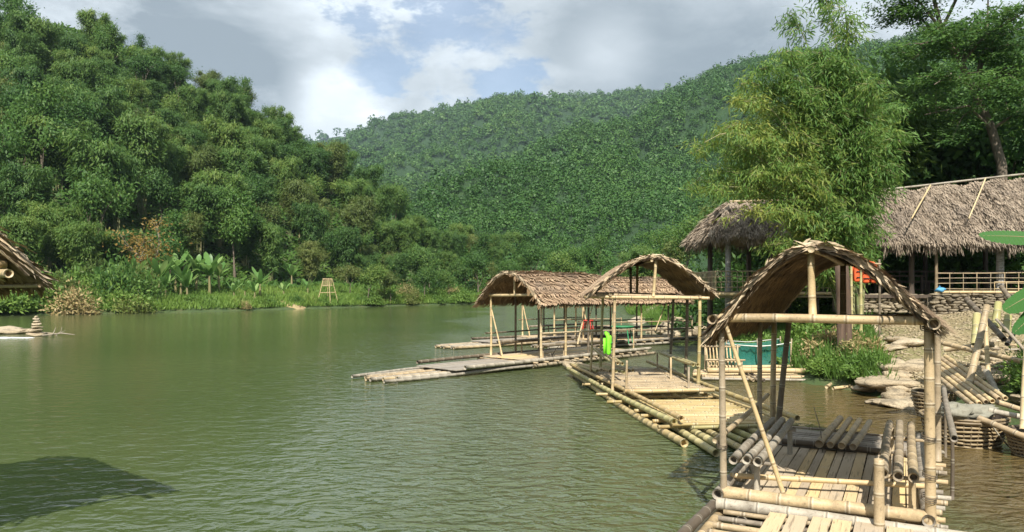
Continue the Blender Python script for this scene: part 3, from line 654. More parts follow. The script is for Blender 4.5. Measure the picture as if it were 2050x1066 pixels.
mb.leaves(P, D, .9*(.5+.8*rng.random(len(P))), .5, None, vnoise(X2, Y2, 4, 5)+.5, tilt=np.array([.2, -.4, 1.])+rng.normal(size=P.shape)*.4); tag(mb.build('undergrowth', LF_BROAD, None, False, 'cl'), 'leafy undergrowth carpeting the wooded left slope between the trees', 'undergrowth', None, 'stuff')

# ------------------------------------------------------------------ hero plants on the right
def hero_bamboo():
    global rng; rng = np.random.default_rng(71); random.seed(71)
    b = (12.0, 26.6); e = empty('giant_bamboo_clump', (b[0], b[1], hz(*b)-.1)); z0 = e.location.z
    t = MB(); lf = MB()
    # tips in world metres relative to the base (dx, dy, top z, droop)
    tips = []
    for (u, v, dr) in [(1385, 225, 2.2), (1372, 285, 2.6), (1410, 200, 2.2), (1440, 260, 1.6), (1400, 320, 1.8), (1460, 150, 1.6), (1482, 112, 1.5), (1450, 190, 1.8), (1520, 88, 1.3), (1545, 120, 1.4), (1570, 66, 1.0), (1602, 84, 1.0), (1640, 70, .9), (1640, -50, .5), (1575, 0, .7), (1690, -10, .7), (1680, 80, 1.1), (1720, 96, 1.3), (1755, 112, 1.5), (1790, 160, 1.8), (1805, 215, 1.9), (1790, 280, 1.8), (1770, 330, 1.6),
        (1500, 210, 1.4), (1560, 190, 1.2), (1620, 170, 1.1), (1690, 180, 1.2), (1740, 220, 1.4), (1500, 300, 1.5), (1560, 290, 1.3), (1640, 280, 1.2), (1700, 300, 1.3), (1470, 380, 1.4), (1530, 380, 1.3), (1590, 400, 1.2), (1650, 390, 1.2), (1710, 400, 1.2), (1550, 455, 1.0), (1620, 470, .9), (1690, 470, .9), (1750, 440, 1.0), (1740, 380, 1.1), (1600, 440, .9), (1430, 330, 1.4), (1490, 150, 1.4), (1660, 120, .9)]:
        yy = b[1]+random.uniform(-1.6, .8); p = at(u, v, yy); tips.append((p.x-b[0], yy-b[1], p.z, dr))
    for (dx, dy, zt, dr) in tips:
        ang = random.random()*6.28; b0 = np.array([math.cos(ang), math.sin(ang), 0])*random.uniform(.05, .45); h = zt-z0
        q = np.linspace(0, 1, 18); C = lambda q: np.stack([b0[0]+(dx-b0[0])*q**1.7, b0[1]+(dy-b0[1])*q**1.7, (h+dr*.35)*(1-(1-q)**1.25)*1.0-dr*q**5], -1)
        P = C(q); P[:, 2] -= .2*(1-q); t.tube(P, np.linspace(.055, .010, 18), 7, al=np.linspace(0, h/.38, 18), cap=False)
        tone = random.random(); low = 1-min(1, max(0, (zt-4)/8))
        nb = int(16+h*2.6)
        for i in range(nb):
            qq = random.uniform(.42, 1.02)
            c0 = C(np.array([qq]))[0]; a = random.random()*6.28; bl = random.uniform(.35, 1.25)*(1.15-qq*.55); o_ = np.array([math.cos(a), math.sin(a), random.uniform(-.1, .45)])
            br = np.stack([c0, c0+o_*bl*.55, c0+o_*bl+np.array([0, 0, -.28*bl])]); t.tube(br, [.012, .008, .004], 4, al=[.3, .3, .3], cap=False)
            m = random.randint(26, 44); s_ = rng.random(m)[:, None]; base = br[0]*(1-s_)**2+2*br[1]*s_*(1-s_)+br[2]*s_**2+rng.normal(size=(m, 3))*.13
            D = o_*.55+rng.normal(size=(m, 3))*.42+np.array([0, 0, -.75])
            yel = np.clip(.55*tone+.45*low+.3*(dx < -3)-.25*(dx > .5)+.3*rng.random()-.55, 0, 1)
            lf.leaves(base, D, .23*(.6+.9*rng.random(m)), .045, None, yel)
    t.build('culms', CULM, e, True); lf.build('foliage', LF_HERO, e, False, 'cl')
    tag(e, 'giant yellow green bamboo clump with arching feathery plumes in front of the thatched huts', 'bamboo')
hero_bamboo()
place(bam[0], 14.2, 35.5, 'green bamboo clump rising behind the yellow green giant clump', 'bamboo', 'bamboo behind the giant clump', .92); place(bam[1], 17.6, 37.5, 'green bamboo clump rising behind the yellow green giant clump', 'bamboo', 'bamboo behind the giant clump', 1.0)
# tall fine-leaved tree at the right edge
def big_tree():
    global rng; rng = np.random.default_rng(73); random.seed(73)
    x, y = 22.4, 34.; e = empty('tall_tree', (x, y, hz(x, y)-.1)); z0 = e.location.z; t = MB(); lf = MB()
    W_ = lambda u, v, Y: np.array(at(u, v, Y))-np.array([x, y, z0])
    trunk = [np.array([0, 0, -.2]), W_(2005, 330, 34), W_(1985, 260, 34), W_(1955, 190, 34), W_(1925, 130, 34), W_(1885, 60, 34), W_(1860, -40, 34), W_(1850, -140, 34)]
    t.tube(trunk, [.26, .21, .19, .16, .13, .10, .07, .03], 9, cap=False)
    limbs = []
    for (a, tip) in [(3, W_(2010, 60, 33)), (3, W_(1980, -60, 35)), (4, W_(1840, 90, 32)), (4, W_(1810, 30, 35)), (5, W_(1950, -50, 33)), (5, W_(1790, -20, 34)), (2, W_(1850, 230, 32)), (6, W_(1760, -60, 34)), (3, W_(2080, 130, 34)), (2, W_(2100, 230, 33)), (4, W_(2060, 20, 32)), (6, W_(1920, -150, 34)), (3, W_(1870, 170, 31)), (6, W_(2000, -130, 33)), (5, W_(1830, 120, 33)), (4, W_(2020, 100, 35)), (3, W_(2070, 190, 32))]:
        s_ = trunk[a]; mid = (s_+tip)/2+np.array([0, 0, .5])+rng.normal(size=3)*.3
        t.tube([s_, mid, tip], [.08, .05, .018], 6, cap=False); limbs.append((s_, mid, tip))
        for k in range(8):
            q = random.uniform(.35, 1); b = s_*(1-q)**2+2*mid*q*(1-q)+tip*q*q; o_ = rng.normal(size=3)*np.array([1, 1, .4]); o_ /= np.linalg.norm(o_); L_ = random.uniform(.7, 1.7)
            t.tube([b, b+o_*L_*.5+[0, 0, .1], b+o_*L_], [.02, .014, .006], 4, cap=False)
            # flat sprays of pinnate leaves
            for j in range(9):
                qq = random.uniform(.3, 1.1); m = 30; cc = b+o_*L_*qq+rng.normal(size=3)*np.array([.35, .35, .10]); P = cc+rng.normal(size=(m, 3))*np.array([.30, .30, .06])
                D = rng.normal(size=(m, 3))*np.array([1, 1, .3])+np.array([0, 0, -.25]); lf.leaves(P, D, .17*(.6+.8*rng.random(m)), .075, None, random.random(), tilt=np.array([0, -.6, .8])+rng.normal(size=(m, 3))*.4)
    t.build('trunk', BARK, e, True); lf.build('crown', LF_BROAD, e, False, 'cl')
    tag(e, 'tall fine leaved tree with bent brown trunk and flat sprays rising over the long hall', 'tree')
big_tree()
# second bare-limbed tree partly out of frame and low branches
sec = proto_broad('open_tree', 13, 4.6, LF_BROAD, 81, depth=4, leaf=.22, per=46, flat=.4, clump=.7)
place(sec, 25.5, 35.5, 'open branched tree at the right edge behind the hall roof', 'tree', None, 1.0, 1.0)
ub = proto_bush('glossy_shrub', 1.7, 2.2, LF_BROAD, 82, .24, 2600)
for x, y, s in [(14.5, 36.5, 1.4), (17.5, 36.2, 1.6), (20.5, 33.8, 1.7), (22.5, 33.4, 1.8), (19, 34.5, 1.7), (24.5, 33.0, 1.8), (16.2, 35, 1.4), (11.6, 36, 1.3), (10.9, 41, 1.4), (12.5, 33.5, 1.1)]:
    place(ub, x, y, 'dark glossy shrub growing behind the thatched huts', 'bush', 'shrubs behind the huts', s)
# bank scrub between the net pen and the path
sb1 = proto_bush('tangled_shrub', 1.0, .9, LF_DRY, 83, .16, 2600); sb2 = proto_bush('leafy_shrub', .9, .8, LF_GRASS, 84, .15, 2800)
for (x, y, k, s, lb) in [(10.0, 23.6, 0, .85, 'brown tangle of dead vine hanging on the bank left of the gravel path'), (9.1, 24.6, 1, .9, 'green leafy shrub on the bank behind the teal net'), (10.3, 25.6, 1, 1.1, 'tall green scrub below the bamboo clump'), (9.7, 20.6, 1, .72, 'low bright green shrub on the waterline left of the landing rocks'),
                         (9.2, 21.9, 1, .6, 'weedy green shrub touching the logs of the small raft'), (10.3, 22.0, 0, .7, 'dry brown shrub beside the edging stones'), (8.9, 27.2, 1, 1.0, 'green shrub under the pavilion floor'), (11.1, 24.0, 1, .7, 'green weeds along the stone edging of the path')]:
    place((sb1, sb2)[k], x, y, lb, 'bush', None, s)
# spiky palm-like plant under the roof arch
pl_ = MB(); random.seed(12)
pp = empty('fan_palm_seedling', (11.3, 26.0, hz(11.3, 26.0)))
for i in range(13):
    f = MB(); a = i*2.4; l_ = random.uniform(.9, 1.4); d = np.array([math.cos(a), math.sin(a), 0])
    q = np.linspace(0, 1, 26)[1:, None]; mid = d*l_*q*.8+np.array([0, 0, 1.])*l_*(q-.55*q*q)*1.3; sd_ = np.array([-d[1], d[0], 0])
    for sg in (1, -1): f.leaves(mid, sd_*sg+d*.8+np.array([0, 0, -.15]), .36*(1-.6*q[:, 0]), .035, .6, .6)
    f.tube(mid[::4], .01, 4, cap=False); f.build('frond', LF_BAN, pp, False, 'cl')
tag(pp, 'green palm seedling with arching fronds seen under the near raft roof', 'palm plant')

# foreground banana leaves at the right edge
def fg_banana():
    e = empty('banana_tree', (10.9, 14.6, hz(10.9, 14.6)-.1)); z0 = e.location.z; st = MB()
    st.tube([(0, 0, -.2), (.05, 0, 1.6), (.1, .05, 3.72-z0)], [.14, .12, .08], 10, cap=False); st.build('stem', BAM_GRN, e, True)
    def leaf(p0, p1, W, rnd, sag=.15, tilt=.0):
        p0 = np.array(p0); p1 = np.array(p1); V = []; n = 44; mid = []; d = p1-p0; sd_ = np.cross(d, [0, 0, 1.]); sd_ /= np.linalg.norm(sd_); up = np.cross(sd_, d/np.linalg.norm(d))
        for i in range(n+1):
            q = i/n; c = p0+d*q+np.array([0, 0, sag*math.sin(math.pi*q)]); w_ = W*.5*min(1, q*5+.1)*math.sqrt(max(0, 1-max(0, (q-.5)/.5)**2.4))+.01
            vv = sd_*math.cos(tilt)+up*math.sin(tilt)
            zz = .012*(i % 2); w_ *= random.uniform(.93, 1.0); mid.append(c-up*.004)
            V += [c+vv*w_-[0, 0, .22*w_-zz], c+[0, 0, zz*.6], c-vv*w_-[0, 0, .22*w_-zz]]
        Q = []
        for i in range(n): b = i*3; Q += [[b, b+1, b+4, b+3], [b+1, b+2, b+5, b+4]]
        m = MB(); m.add(V, Q, None, rnd, .3); lo = m.build('leaf', LF_BAN2, e, False, 'cl'); mr_ = MB(); mr_.tube(mid, np.linspace(.018, .004, len(mid)), 6); mr_.build('midrib', BAM_YEL, lo, True)
    L_ = lambda u, v, Y: np.array(at(u, v, Y))-np.array([10.9, 14.6, z0])
    leaf(L_(2150, 486, 14.3), L_(1960, 472, 13.2), .34, .62, .04, .95); leaf(L_(2140, 560, 14.3), L_(2008, 622, 13.2), .38, .2, .05, 1.0); leaf(L_(2140, 580, 14.3), L_(2028, 668, 13.2), .32, .1, .05, .9)
    leaf((.1, 0, 3.7-z0), (1.5, .9, 4.3-z0), .5, .3); leaf((.1, 0, 3.7-z0), (1.4, -.9, 3.9-z0), .5, .4); leaf((.1, 0, 3.6-z0), (.6, 1.6, 3.9-z0), .5, .5)
    tag(e, 'banana tree at the right edge with one broad leaf reaching in front of the thatch', 'banana plant')
fg_banana()

# ------------------------------------------------------------------ rafts
def part(parent, name, mat, fn, smooth=True):
    m = MB(); fn(m); return m.build(name, mat, parent, smooth)
def pole(parent, name, mat, p0, p1, r, **k):
    return part(parent, name, mat, lambda m: m.bamboo(p0, p1, r, **k))
def lash(parent, p, r, axis=(0, 0, 1), name='lashing'):
    """a few turns of cord round a joint"""
    ax = Vector(axis).normalized(); a = ax.orthogonal().normalized(); b = ax.cross(a); m = MB()
    for k in range(3):
        th = np.linspace(0, 2*math.pi, 13); c = np.array(Vector(p)+ax*(k-1)*.02)
        P = c+r*(np.cos(th)[:, None]*np.array(a)+np.sin(th)[:, None]*np.array(b))+np.outer(np.sin(th), np.array(ax))*.02
        m.tube(P, .005, 4, cap=False)
    return m.build(name, BAM_DARK, parent, True)
def roof_mat(parent, arch, t0, t1, thick=.035, seed=1, course=.16, strand=.30, gap=.045, skew=0., sag=.03, fringe=True, mat=None, lift=.04):
    """palm-leaf mat bent over the ridge: arch(q) -> (s, z) for q in -1..1; overlapping courses of leaf strips above and below"""
    r = np.random.default_rng(seed); q = np.linspace(-1, 1, 41); A = np.array([arch(x) for x in q])
    ar = np.concatenate([[0], np.cumsum(np.hypot(*np.diff(A, axis=0).T))]); tot = ar[-1]
    def S(a, t, off=0.):
        a = np.clip(a, 0, tot); s = np.interp(a, ar, A[:, 0]); z = np.interp(a, ar, A[:, 1]); e_ = .02
        ds = np.interp(np.minimum(a+e_, tot), ar, A[:, 0])-np.interp(np.maximum(a-e_, 0), ar, A[:, 0]); dz = np.interp(np.minimum(a+e_, tot), ar, A[:, 1])-np.interp(np.maximum(a-e_, 0), ar, A[:, 1])
        n = np.hypot(ds, dz)+1e-9; zz = z+vn(a, t)
        return np.stack([s-dz/n*off+skew*(t-t0), t+0*a, zz+ds/n*off], -1), np.stack([ds/n, 0*a, dz/n], -1)
    vn = lambda a, t: sag*(np.sin(t*1.9+seed)*.6+np.sin(t*4.1+a*1.3)*.3)
    # sheet
    na, ntt = 46, 26; aa, tg = np.meshgrid(np.linspace(0, tot, na), np.linspace(t0, t1, ntt)); 
    tgj = tg+np.where((tg == t0) | (tg == t1), 1, 0)*(r.random(tg.shape)-.5)*.05
    up, _ = S(aa, tgj, thick/2); dn, _ = S(aa, tgj, -thick/2)
    i = np.arange(ntt-1)[:, None]*na+np.arange(na-1)[None]; Q = np.stack([i, i+1, i+na+1, i+na], -1).reshape(-1, 4); N = na*ntt
    rim = []
    for j in range(na-1): rim += [[j, j+1, N+j+1, N+j], [N-na+j, N-na+j+1, 2*N-na+j+1, 2*N-na+j]]
    for j in range(ntt-1): rim += [[j*na, (j+1)*na, N+(j+1)*na, N+j*na], [j*na+na-1, (j+1)*na+na-1, N+(j+1)*na+na-1, N+j*na+na-1]]
    m = MB(); m.add(np.concatenate([up.reshape(-1, 3), dn.reshape(-1, 3)]), np.concatenate([Q, Q+N, np.array(rim)]), None, .8)
    ro = m.build('roof_mat', TH_IN, parent, True)  # sheet takes the palette with the shade painted in
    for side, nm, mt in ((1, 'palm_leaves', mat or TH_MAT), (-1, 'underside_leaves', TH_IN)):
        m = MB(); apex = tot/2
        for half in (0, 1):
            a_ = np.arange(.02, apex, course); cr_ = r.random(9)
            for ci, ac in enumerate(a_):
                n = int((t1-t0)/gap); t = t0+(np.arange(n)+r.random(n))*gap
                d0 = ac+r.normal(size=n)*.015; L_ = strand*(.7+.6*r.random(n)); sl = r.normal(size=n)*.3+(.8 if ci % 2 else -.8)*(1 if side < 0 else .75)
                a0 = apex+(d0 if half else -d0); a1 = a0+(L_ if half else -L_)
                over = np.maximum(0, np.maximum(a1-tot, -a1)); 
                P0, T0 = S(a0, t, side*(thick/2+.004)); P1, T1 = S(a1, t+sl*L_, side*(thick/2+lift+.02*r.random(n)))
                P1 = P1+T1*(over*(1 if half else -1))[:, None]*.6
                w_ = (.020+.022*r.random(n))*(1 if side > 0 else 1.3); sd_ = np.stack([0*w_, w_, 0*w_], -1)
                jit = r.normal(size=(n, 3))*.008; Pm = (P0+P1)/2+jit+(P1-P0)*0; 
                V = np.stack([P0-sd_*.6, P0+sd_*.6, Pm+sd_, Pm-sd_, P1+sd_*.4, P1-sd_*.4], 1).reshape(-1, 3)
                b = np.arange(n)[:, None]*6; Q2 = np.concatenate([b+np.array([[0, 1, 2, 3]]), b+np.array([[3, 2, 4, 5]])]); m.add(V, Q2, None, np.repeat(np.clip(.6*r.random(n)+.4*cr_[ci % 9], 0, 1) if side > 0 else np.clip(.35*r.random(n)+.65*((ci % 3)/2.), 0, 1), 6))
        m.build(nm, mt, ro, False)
    if fringe:
        for te, dr in ((t0, -1), (t1, 1)):
            m = MB(); n = int(tot*90); a = r.random(n)*tot; P, T = S(a, np.full(n, te)+dr*.02, .01); P[:, 2] += r.normal(size=n)*.02
            D = T*np.where(a > tot/2, 1, -1)[:, None]*1.0+r.normal(size=(n, 3))*.22+np.array([0, dr*.18, -.05]); m.leaves(P-D*.1, D, .20*(.5+r.random(n)), .032, None, 0, tilt=np.array([0, dr, .4])+r.normal(size=(n, 3))*.3)
            a = np.linspace(0, tot, 40)
            for kk in range(7):
                P, T = S(a, np.full(40, te)+dr*r.normal()*.03-dr*.03, -.03+r.normal()*.022); P += r.normal(size=P.shape)*.008; j0 = r.integers(0, 12); j1 = 40-r.integers(0, 12); m.tube(P[j0:j1], .013, 4, rnd=r.random(), cap=False)
            m.build('bound_edge', TH_EDGE, ro, False)
    return ro
def arch_fn(s0, s1, sm_, zl0, zl1, zt, pw=1.15, flat=.9):
    def f(q):
        c = math.cos(abs(q)*math.pi/2)**pw
        if q < 0: return (sm_+(s0-sm_)*abs(q), zl0+(zt-zl0)*c)
        return (sm_+(s1-sm_)*q, zl1+(zt-zl1)*c)
    return f
def slat_deck(m, s0, s1, t0, t1, z, along='t', wd=.12, gap=.012, r=.0, jit=.01):
    a0, a1 = (s0, s1) if along == 't' else (t0, t1); x = a0
    while x < a1-.02:
        w_ = wd*random.uniform(.75, 1.2); c = x+w_/2; e0 = random.uniform(-.04, .04); e1 = random.uniform(-.04, .04); zz = z+random.uniform(-jit, jit)*.6
        rn = random.random()
        if along == 't': m.box((c, (t0+t1+e0+e1)/2, zz), w_, t1-t0+e1-e0, .022, random.uniform(-.006, .006), rn)
        else: m.box(((s0+s1+e0+e1)/2, c, zz), s1-s0+e1-e0, w_, .022, random.uniform(-.006, .006), rn)
        x += w_+gap

# --- raft A: the near raft
random.seed(21); rng = np.random.default_rng(21)
AO = (2.49, 9.0); AR = R(-27.6)
A = empty('bamboo_raft', (AO[0], AO[1], 0), AR)
tag(A, 'large weathered bamboo raft in the near right foreground under an arched palm mat roof', 'raft')
Wd = 2.2
for i, s in enumerate(np.linspace(-.02, 2.24, 9)):
    pole(A, 'float_pole', BAM_GREY if i % 2 else BAM_TAN, (s+random.uniform(-.02, .02), -3.4+random.uniform(-.2, .2), .075), (s, 5.3+random.uniform(-.15, .2), .075), .068, n=10, hollow=.12)
for i, t in enumerate(np.arange(-3.2, 5.0, .27)):
    e1 = random.uniform(.12, .36); pole(A, 'cross_pole', random.choice((BAM_GREY, BAM_TAN, BAM_TAN)), (-.03-random.uniform(0, .08) if t > 0 else .1, t, .175), (Wd+e1, t+random.uniform(-.04, .04), .175), random.uniform(.03, .042), n=8, hollow=.06)
# longitudinal side poles with open ends facing the camera
pole(A, 'side_pole', BAM_GREY, (.0, -.1, .33), (.0, 5.1, .30), .066, n=12, hollow=.15)
pole(A, 'side_pole', BAM_GREY, (2.2, -.06, .32), (2.2, 5.1, .30), .066, n=12, hollow=.15)
pole(A, 'side_pole', BAM_DARK, (-.17, -3.2, .20), (-.05, 0.0, .20), .062, n=12, hollow=.15)
part(A, 'deck_boards', PLANK, lambda m: slat_deck(m, .12, 2.05, .10, 3.55, .235, 't', .125, .012), False)
part(A, 'rear_deck_slats', PLANK_G, lambda m: slat_deck(m, .12, 2.1, 3.72, 5.2, .235, 's', .05, .012), False)
part(A, 'front_deck_boards', PLANK, lambda m: slat_deck(m, .62, 2.0, -3.2, -.18, .235, 't', .24, .03), False)
# front sill: two heavy poles
pole(A, 'front_sill', BAM_TAN, (.04, .03, .335), (2.2, .03, .335), .080, n=12, hollow=.1, bow=.02)
pole(A, 'front_sill', BAM_GREY, (.0, -.13, .235), (2.62, -.10, .215), .072, n=12, hollow=.1)
pole(A, 'rear_sill', BAM_DARK, (.22, 3.62, .31), (2.0, 3.60, .30), .048)
pole(A, 'thin_crossbar', BAM_LIT, (.0, .62, .40), (2.2, 1.18, .40), .036, hollow=.05)
for p0, p1, r in [((.05, .02, .15), (.02, .0, 2.46), .043), ((2.22, .02, .12), (2.2, .0, 2.46), .056), ((.02, 4.0, .15), (.05, 4.0, 2.3), .05), ((2.42, 4.0, .15), (2.42, 4.0, 2.3), .055)]:
    pole(A, 'post', BAM_TAN, p0, p1, r, n=12, hollow=.08, taper=.85)
pole(A, 'post', BAM_TAN, (.03, 2.75, .2), (.03, 2.7, 2.3), .040, taper=.85); pole(A, 'post', BAM_DARK, (.1, 3.85, .2), (.30, 3.95, 2.36), .05, taper=.9)
pole(A, 'diagonal_brace', BAM_LIT, (.74, .16, .27), (.09, -.08, 2.36), .030, taper=.8)
pole(A, 'side_rail', BAM_TAN, (-.07, .1, .93), (-.05, 3.95, 1.0), .036)
pole(A, 'crossbeam', BAM_TAN, (.02, -.07, 2.43), (2.20, -.07, 2.45), .052, n=12, hollow=.1)
pole(A, 'crossbeam', BAM_TAN, (-.05, 4.07, 2.30), (2.3, 4.07, 2.33), .05)
pole(A, 'eave_pole', BAM_TAN, (-.03, -.26, 2.42), (.05, 4.4, 2.32), .058, n=12, hollow=.12); pole(A, 'eave_pole', BAM_TAN, (2.24, -.28, 2.42), (2.2, 4.4, 2.34), .062, n=12, hollow=.12)
pole(A, 'king_post', BAM_LIT, (1.05, -.03, 2.48), (1.03, -.03, 3.2), .044, n=12, hollow=.06)
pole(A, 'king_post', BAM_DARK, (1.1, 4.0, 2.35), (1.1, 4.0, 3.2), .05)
pole(A, 'ridge_pole', BAM_TAN, (1.05, -.2, 3.22), (1.1, 4.35, 3.18), .04)
roof_mat(A, arch_fn(-.12, 2.33, 1.07, 2.20, 2.34, 3.25, 1.15), -.13, 4.5, seed=4, course=.10, strand=.26, gap=.026)
for p, r, ax in [((.02, -.02, 2.38), .075, (0, 0, 1)), ((2.2, -.02, 2.36), .085, (0, 0, 1)), ((2.2, 0, 1.2), .07, (0, 0, 1)), ((2.21, 0, .8), .07, (0, 0, 1)), ((.03, 0, .9), .06, (0, 0, 1)), ((2.2, -.0, .55), .072, (0, 0, 1))]: lash(A, p, r, ax)
# log benches on short posts
def bench(parent, ss, t0, t1, z, legs, mat=BAM_TAN, r=.055, dark=False):
    for i, s in enumerate(ss): pole(parent, 'bench_pole', mat, (s, t0+random.uniform(-.06, .06), z), (s+random.uniform(-.02, .02), t1+random.uniform(-.08, .08), z+.02), r, n=12, hollow=.12, node=.42)
    for (s, t) in legs: pole(parent, 'bench_leg', mat, (s, t, .2), (s, t, z-.03), r*.75)
bench(A, (.13, .27, .41), .2, 3.15, .70, [(.36, .45), (.42, 3.0), (.10, 1.6)], BAM_GREY, .054)
bench(A, (1.76, 1.91, 2.06), .25, 3.7, .70, [(1.78, 2.0), (2.05, .5), (1.8, 3.6)], BAM_TAN, .056)
for t, z in ((.5, .625), (2.9, .635)):
    pole(A, 'bench_bearer', BAM_GREY, (.02, t, z), (.52, t, z), .025); pole(A, 'bench_bearer', BAM_TAN, (1.68, t, z), (2.22, t, z), .025)
pole(A, 'stub_post', BAM_TAN, (1.74, -.22, -.2), (1.73, -.21, .96), .055, n=12, hollow=.08, taper=.95)
for i in range(4): pole(A, 'loose_log', BAM_TAN, (.80+.16*i, 3.35, .37), (.96+.16*i, 5.45-.05*i, .46), .062 if i == 0 else .052, n=12, hollow=.05)
pole(A, 'thin_pole', BAM_GREY, (-.02, 4.9, .33), (2.1, 4.75, .33), .02)
pole(A, 'outer_rail', BAM_GREY, (2.50, 1.3, .98), (2.56, 5.4, 1.12), .042, n=12, hollow=.12)
pole(A, 'rail_post', BAM_DARK, (2.51, 1.9, .1), (2.51, 1.9, .97), .024); pole(A, 'rail_post', BAM_DARK, (2.55, 4.6, .1), (2.55, 4.6, 1.08), .024)
sk = MB(); sk.tube([(.86, 3.3, .24), (.8, 3.6, .55), (.66, 4.0, .85)], [.009, .008, .005], 5); sk.build('twig', BAM_DARK, A, True)
sub = pole(None, 'sunken_pole', BAM_TAN, gp(1370, 1070, -.05)+Vector((-.3, -.9, 0)), gp(1460, 985, -.02), .05, n=12); tag(sub, 'brown bamboo pole half sunk in the water beside the near raft', 'bamboo pole')

# --- raft B: the yellow raft with the open frame
random.seed(22)
B = empty('bamboo_raft', (2.46, 18.7, 0), R(5)); tag(B, 'fresh yellow bamboo raft with stepped slat deck and tall arched roof, second from camera', 'raft')
def B_loc(x, y):   # world -> local
    dx, dy = x-2.46, y-18.7; c, s = math.cos(R(5)), math.sin(R(5)); return dx*c+dy*s, -dx*s+dy*c
for i, s in enumerate(np.linspace(-.12, 2.35, 10)):
    pole(B, 'float_pole', BAM_GRN if i % 3 else BAM_YEL, (s+.18, -6.1+random.uniform(-.5, .5)+.12*i, .07), (s+random.uniform(-.05, .05), 5.4+random.uniform(-.3, .4), .09), random.uniform(.055, .075), n=10, hollow=.12)
for t in np.arange(-4.6, 5.0, .62): pole(B, 'cross_pole', BAM_YEL, (random.choice((-.05, -.1, -.12, -.42)), t, .165), (2.38, t, .165), .036, hollow=.05)
part(B, 'near_deck_slats', BAM_YEL, lambda m: [m.bamboo((.12, t, .235+random.uniform(-.014, .014)), (2.12+random.uniform(-.03, .03), t+random.uniform(-.02, .02), .235+random.uniform(-.014, .014)), .030, n=7, node=.5) for t in np.arange(-4.75, -1.9, .082)])
part(B, 'raised_deck_slats', BAM_TAN, lambda m: [m.bamboo((.12, t, .37+random.uniform(-.012, .012)), (2.14+random.uniform(-.03, .03), t+random.uniform(-.02, .02), .37+random.uniform(-.012, .012)), .029, n=7, node=.5) for t in np.arange(-1.15, 3.3, .075)])
pole(B, 'deck_edge_pole', BAM_YEL, (.05, -1.24, .37), (2.2, -1.26, .37), .05, n=10); pole(B, 'deck_edge_pole', BAM_YEL, (.35, -5.15, .25), (2.4, -5.05, .25), .034, n=8)
pole(B, 'side_pole', BAM_YEL, (.26, -4.85, .36), (-.12, 5.3, .34), .05, n=10, hollow=.1); pole(B, 'side_pole', BAM_GRN, (.16, -4.75, .28), (-.26, 5.0, .22), .062, n=10, hollow=.1)
pole(B, 'side_pole', BAM_YEL, (2.42, -5.0, .36), (2.30, 5.0, .42), .056, n=10, hollow=.1); pole(B, 'side_pole', BAM_YEL, (2.25, -4.9, .26), (2.15, -1.3, .30), .03)
for i in range(7): pole(B, 'loose_pole', random.choice((BAM_YEL, BAM_GRN, BAM_LIT)), (.15+.17*i, 2.3+random.uniform(-.4, .4), .43), (-.12+.19*i, 5.3+random.uniform(-.3, .3), .34), .045, n=8, hollow=.06)
pb = lambda u, v, Y: B_loc(*at(u, v, Y)[:2])+(at(u, v, Y)[2],)
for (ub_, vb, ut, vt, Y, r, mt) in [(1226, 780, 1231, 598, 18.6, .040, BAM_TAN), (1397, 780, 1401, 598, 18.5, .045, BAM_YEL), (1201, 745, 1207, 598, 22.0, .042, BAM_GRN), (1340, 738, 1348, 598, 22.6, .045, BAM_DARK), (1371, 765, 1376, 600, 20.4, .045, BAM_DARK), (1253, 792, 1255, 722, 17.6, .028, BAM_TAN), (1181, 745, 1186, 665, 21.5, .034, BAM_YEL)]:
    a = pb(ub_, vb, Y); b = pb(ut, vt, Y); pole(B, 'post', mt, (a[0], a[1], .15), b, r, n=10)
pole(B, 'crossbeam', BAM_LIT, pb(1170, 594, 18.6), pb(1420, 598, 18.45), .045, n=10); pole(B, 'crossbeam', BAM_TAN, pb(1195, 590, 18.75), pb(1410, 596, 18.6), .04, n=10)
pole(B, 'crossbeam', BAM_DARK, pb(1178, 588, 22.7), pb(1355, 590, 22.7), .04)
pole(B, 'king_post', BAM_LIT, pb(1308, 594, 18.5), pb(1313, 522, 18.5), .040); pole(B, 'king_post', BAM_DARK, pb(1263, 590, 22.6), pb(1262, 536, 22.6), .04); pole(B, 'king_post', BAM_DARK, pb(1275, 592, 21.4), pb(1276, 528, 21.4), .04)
pole(B, 'eave_pole', BAM_TAN, pb(1222, 590, 18.5), pb(1200, 590, 22.8), .04); pole(B, 'eave_pole', BAM_TAN, pb(1402, 594, 18.4), pb(1352, 592, 22.8), .04); pole(B, 'ridge_pole', BAM_TAN, pb(1305, 522, 18.3), pb(1268, 527, 22.9), .035)
roof_mat(B, arch_fn(-.62, 2.58, 1.0, 2.60, 2.60, 3.52, 1.1), -.35, 4.3, seed=9, course=.16, strand=.24, gap=.04, skew=.16, lift=.05)
# side benches of thin poles
for i in range(3): pole(B, 'bench_pole', BAM_YEL, pb(1228+9*i, 727+i, 18.8), pb(1186+8*i, 697, 22.6), .04, hollow=.08)
for i in range(2): pole(B, 'bench_pole', BAM_GRN, pb(1388+9*i, 731, 18.4), pb(1322+5*i, 707, 22.4), .042, hollow=.08)
for (u, v0, v1, Y) in [(1379, 785, 735, 17.7), (1343, 768, 716, 19.6), (1316, 748, 707, 22.2), (1255, 735, 728, 18.8)]:
    a = pb(u, v0, Y); b = pb(u, v1, Y); pole(B, 'bench_leg', BAM_TAN, (a[0], a[1], .3), b, .028)
pole(B, 'top_rail', BAM_TAN, pb(1085, 668, 22.4), pb(1205, 662, 21.6), .028)

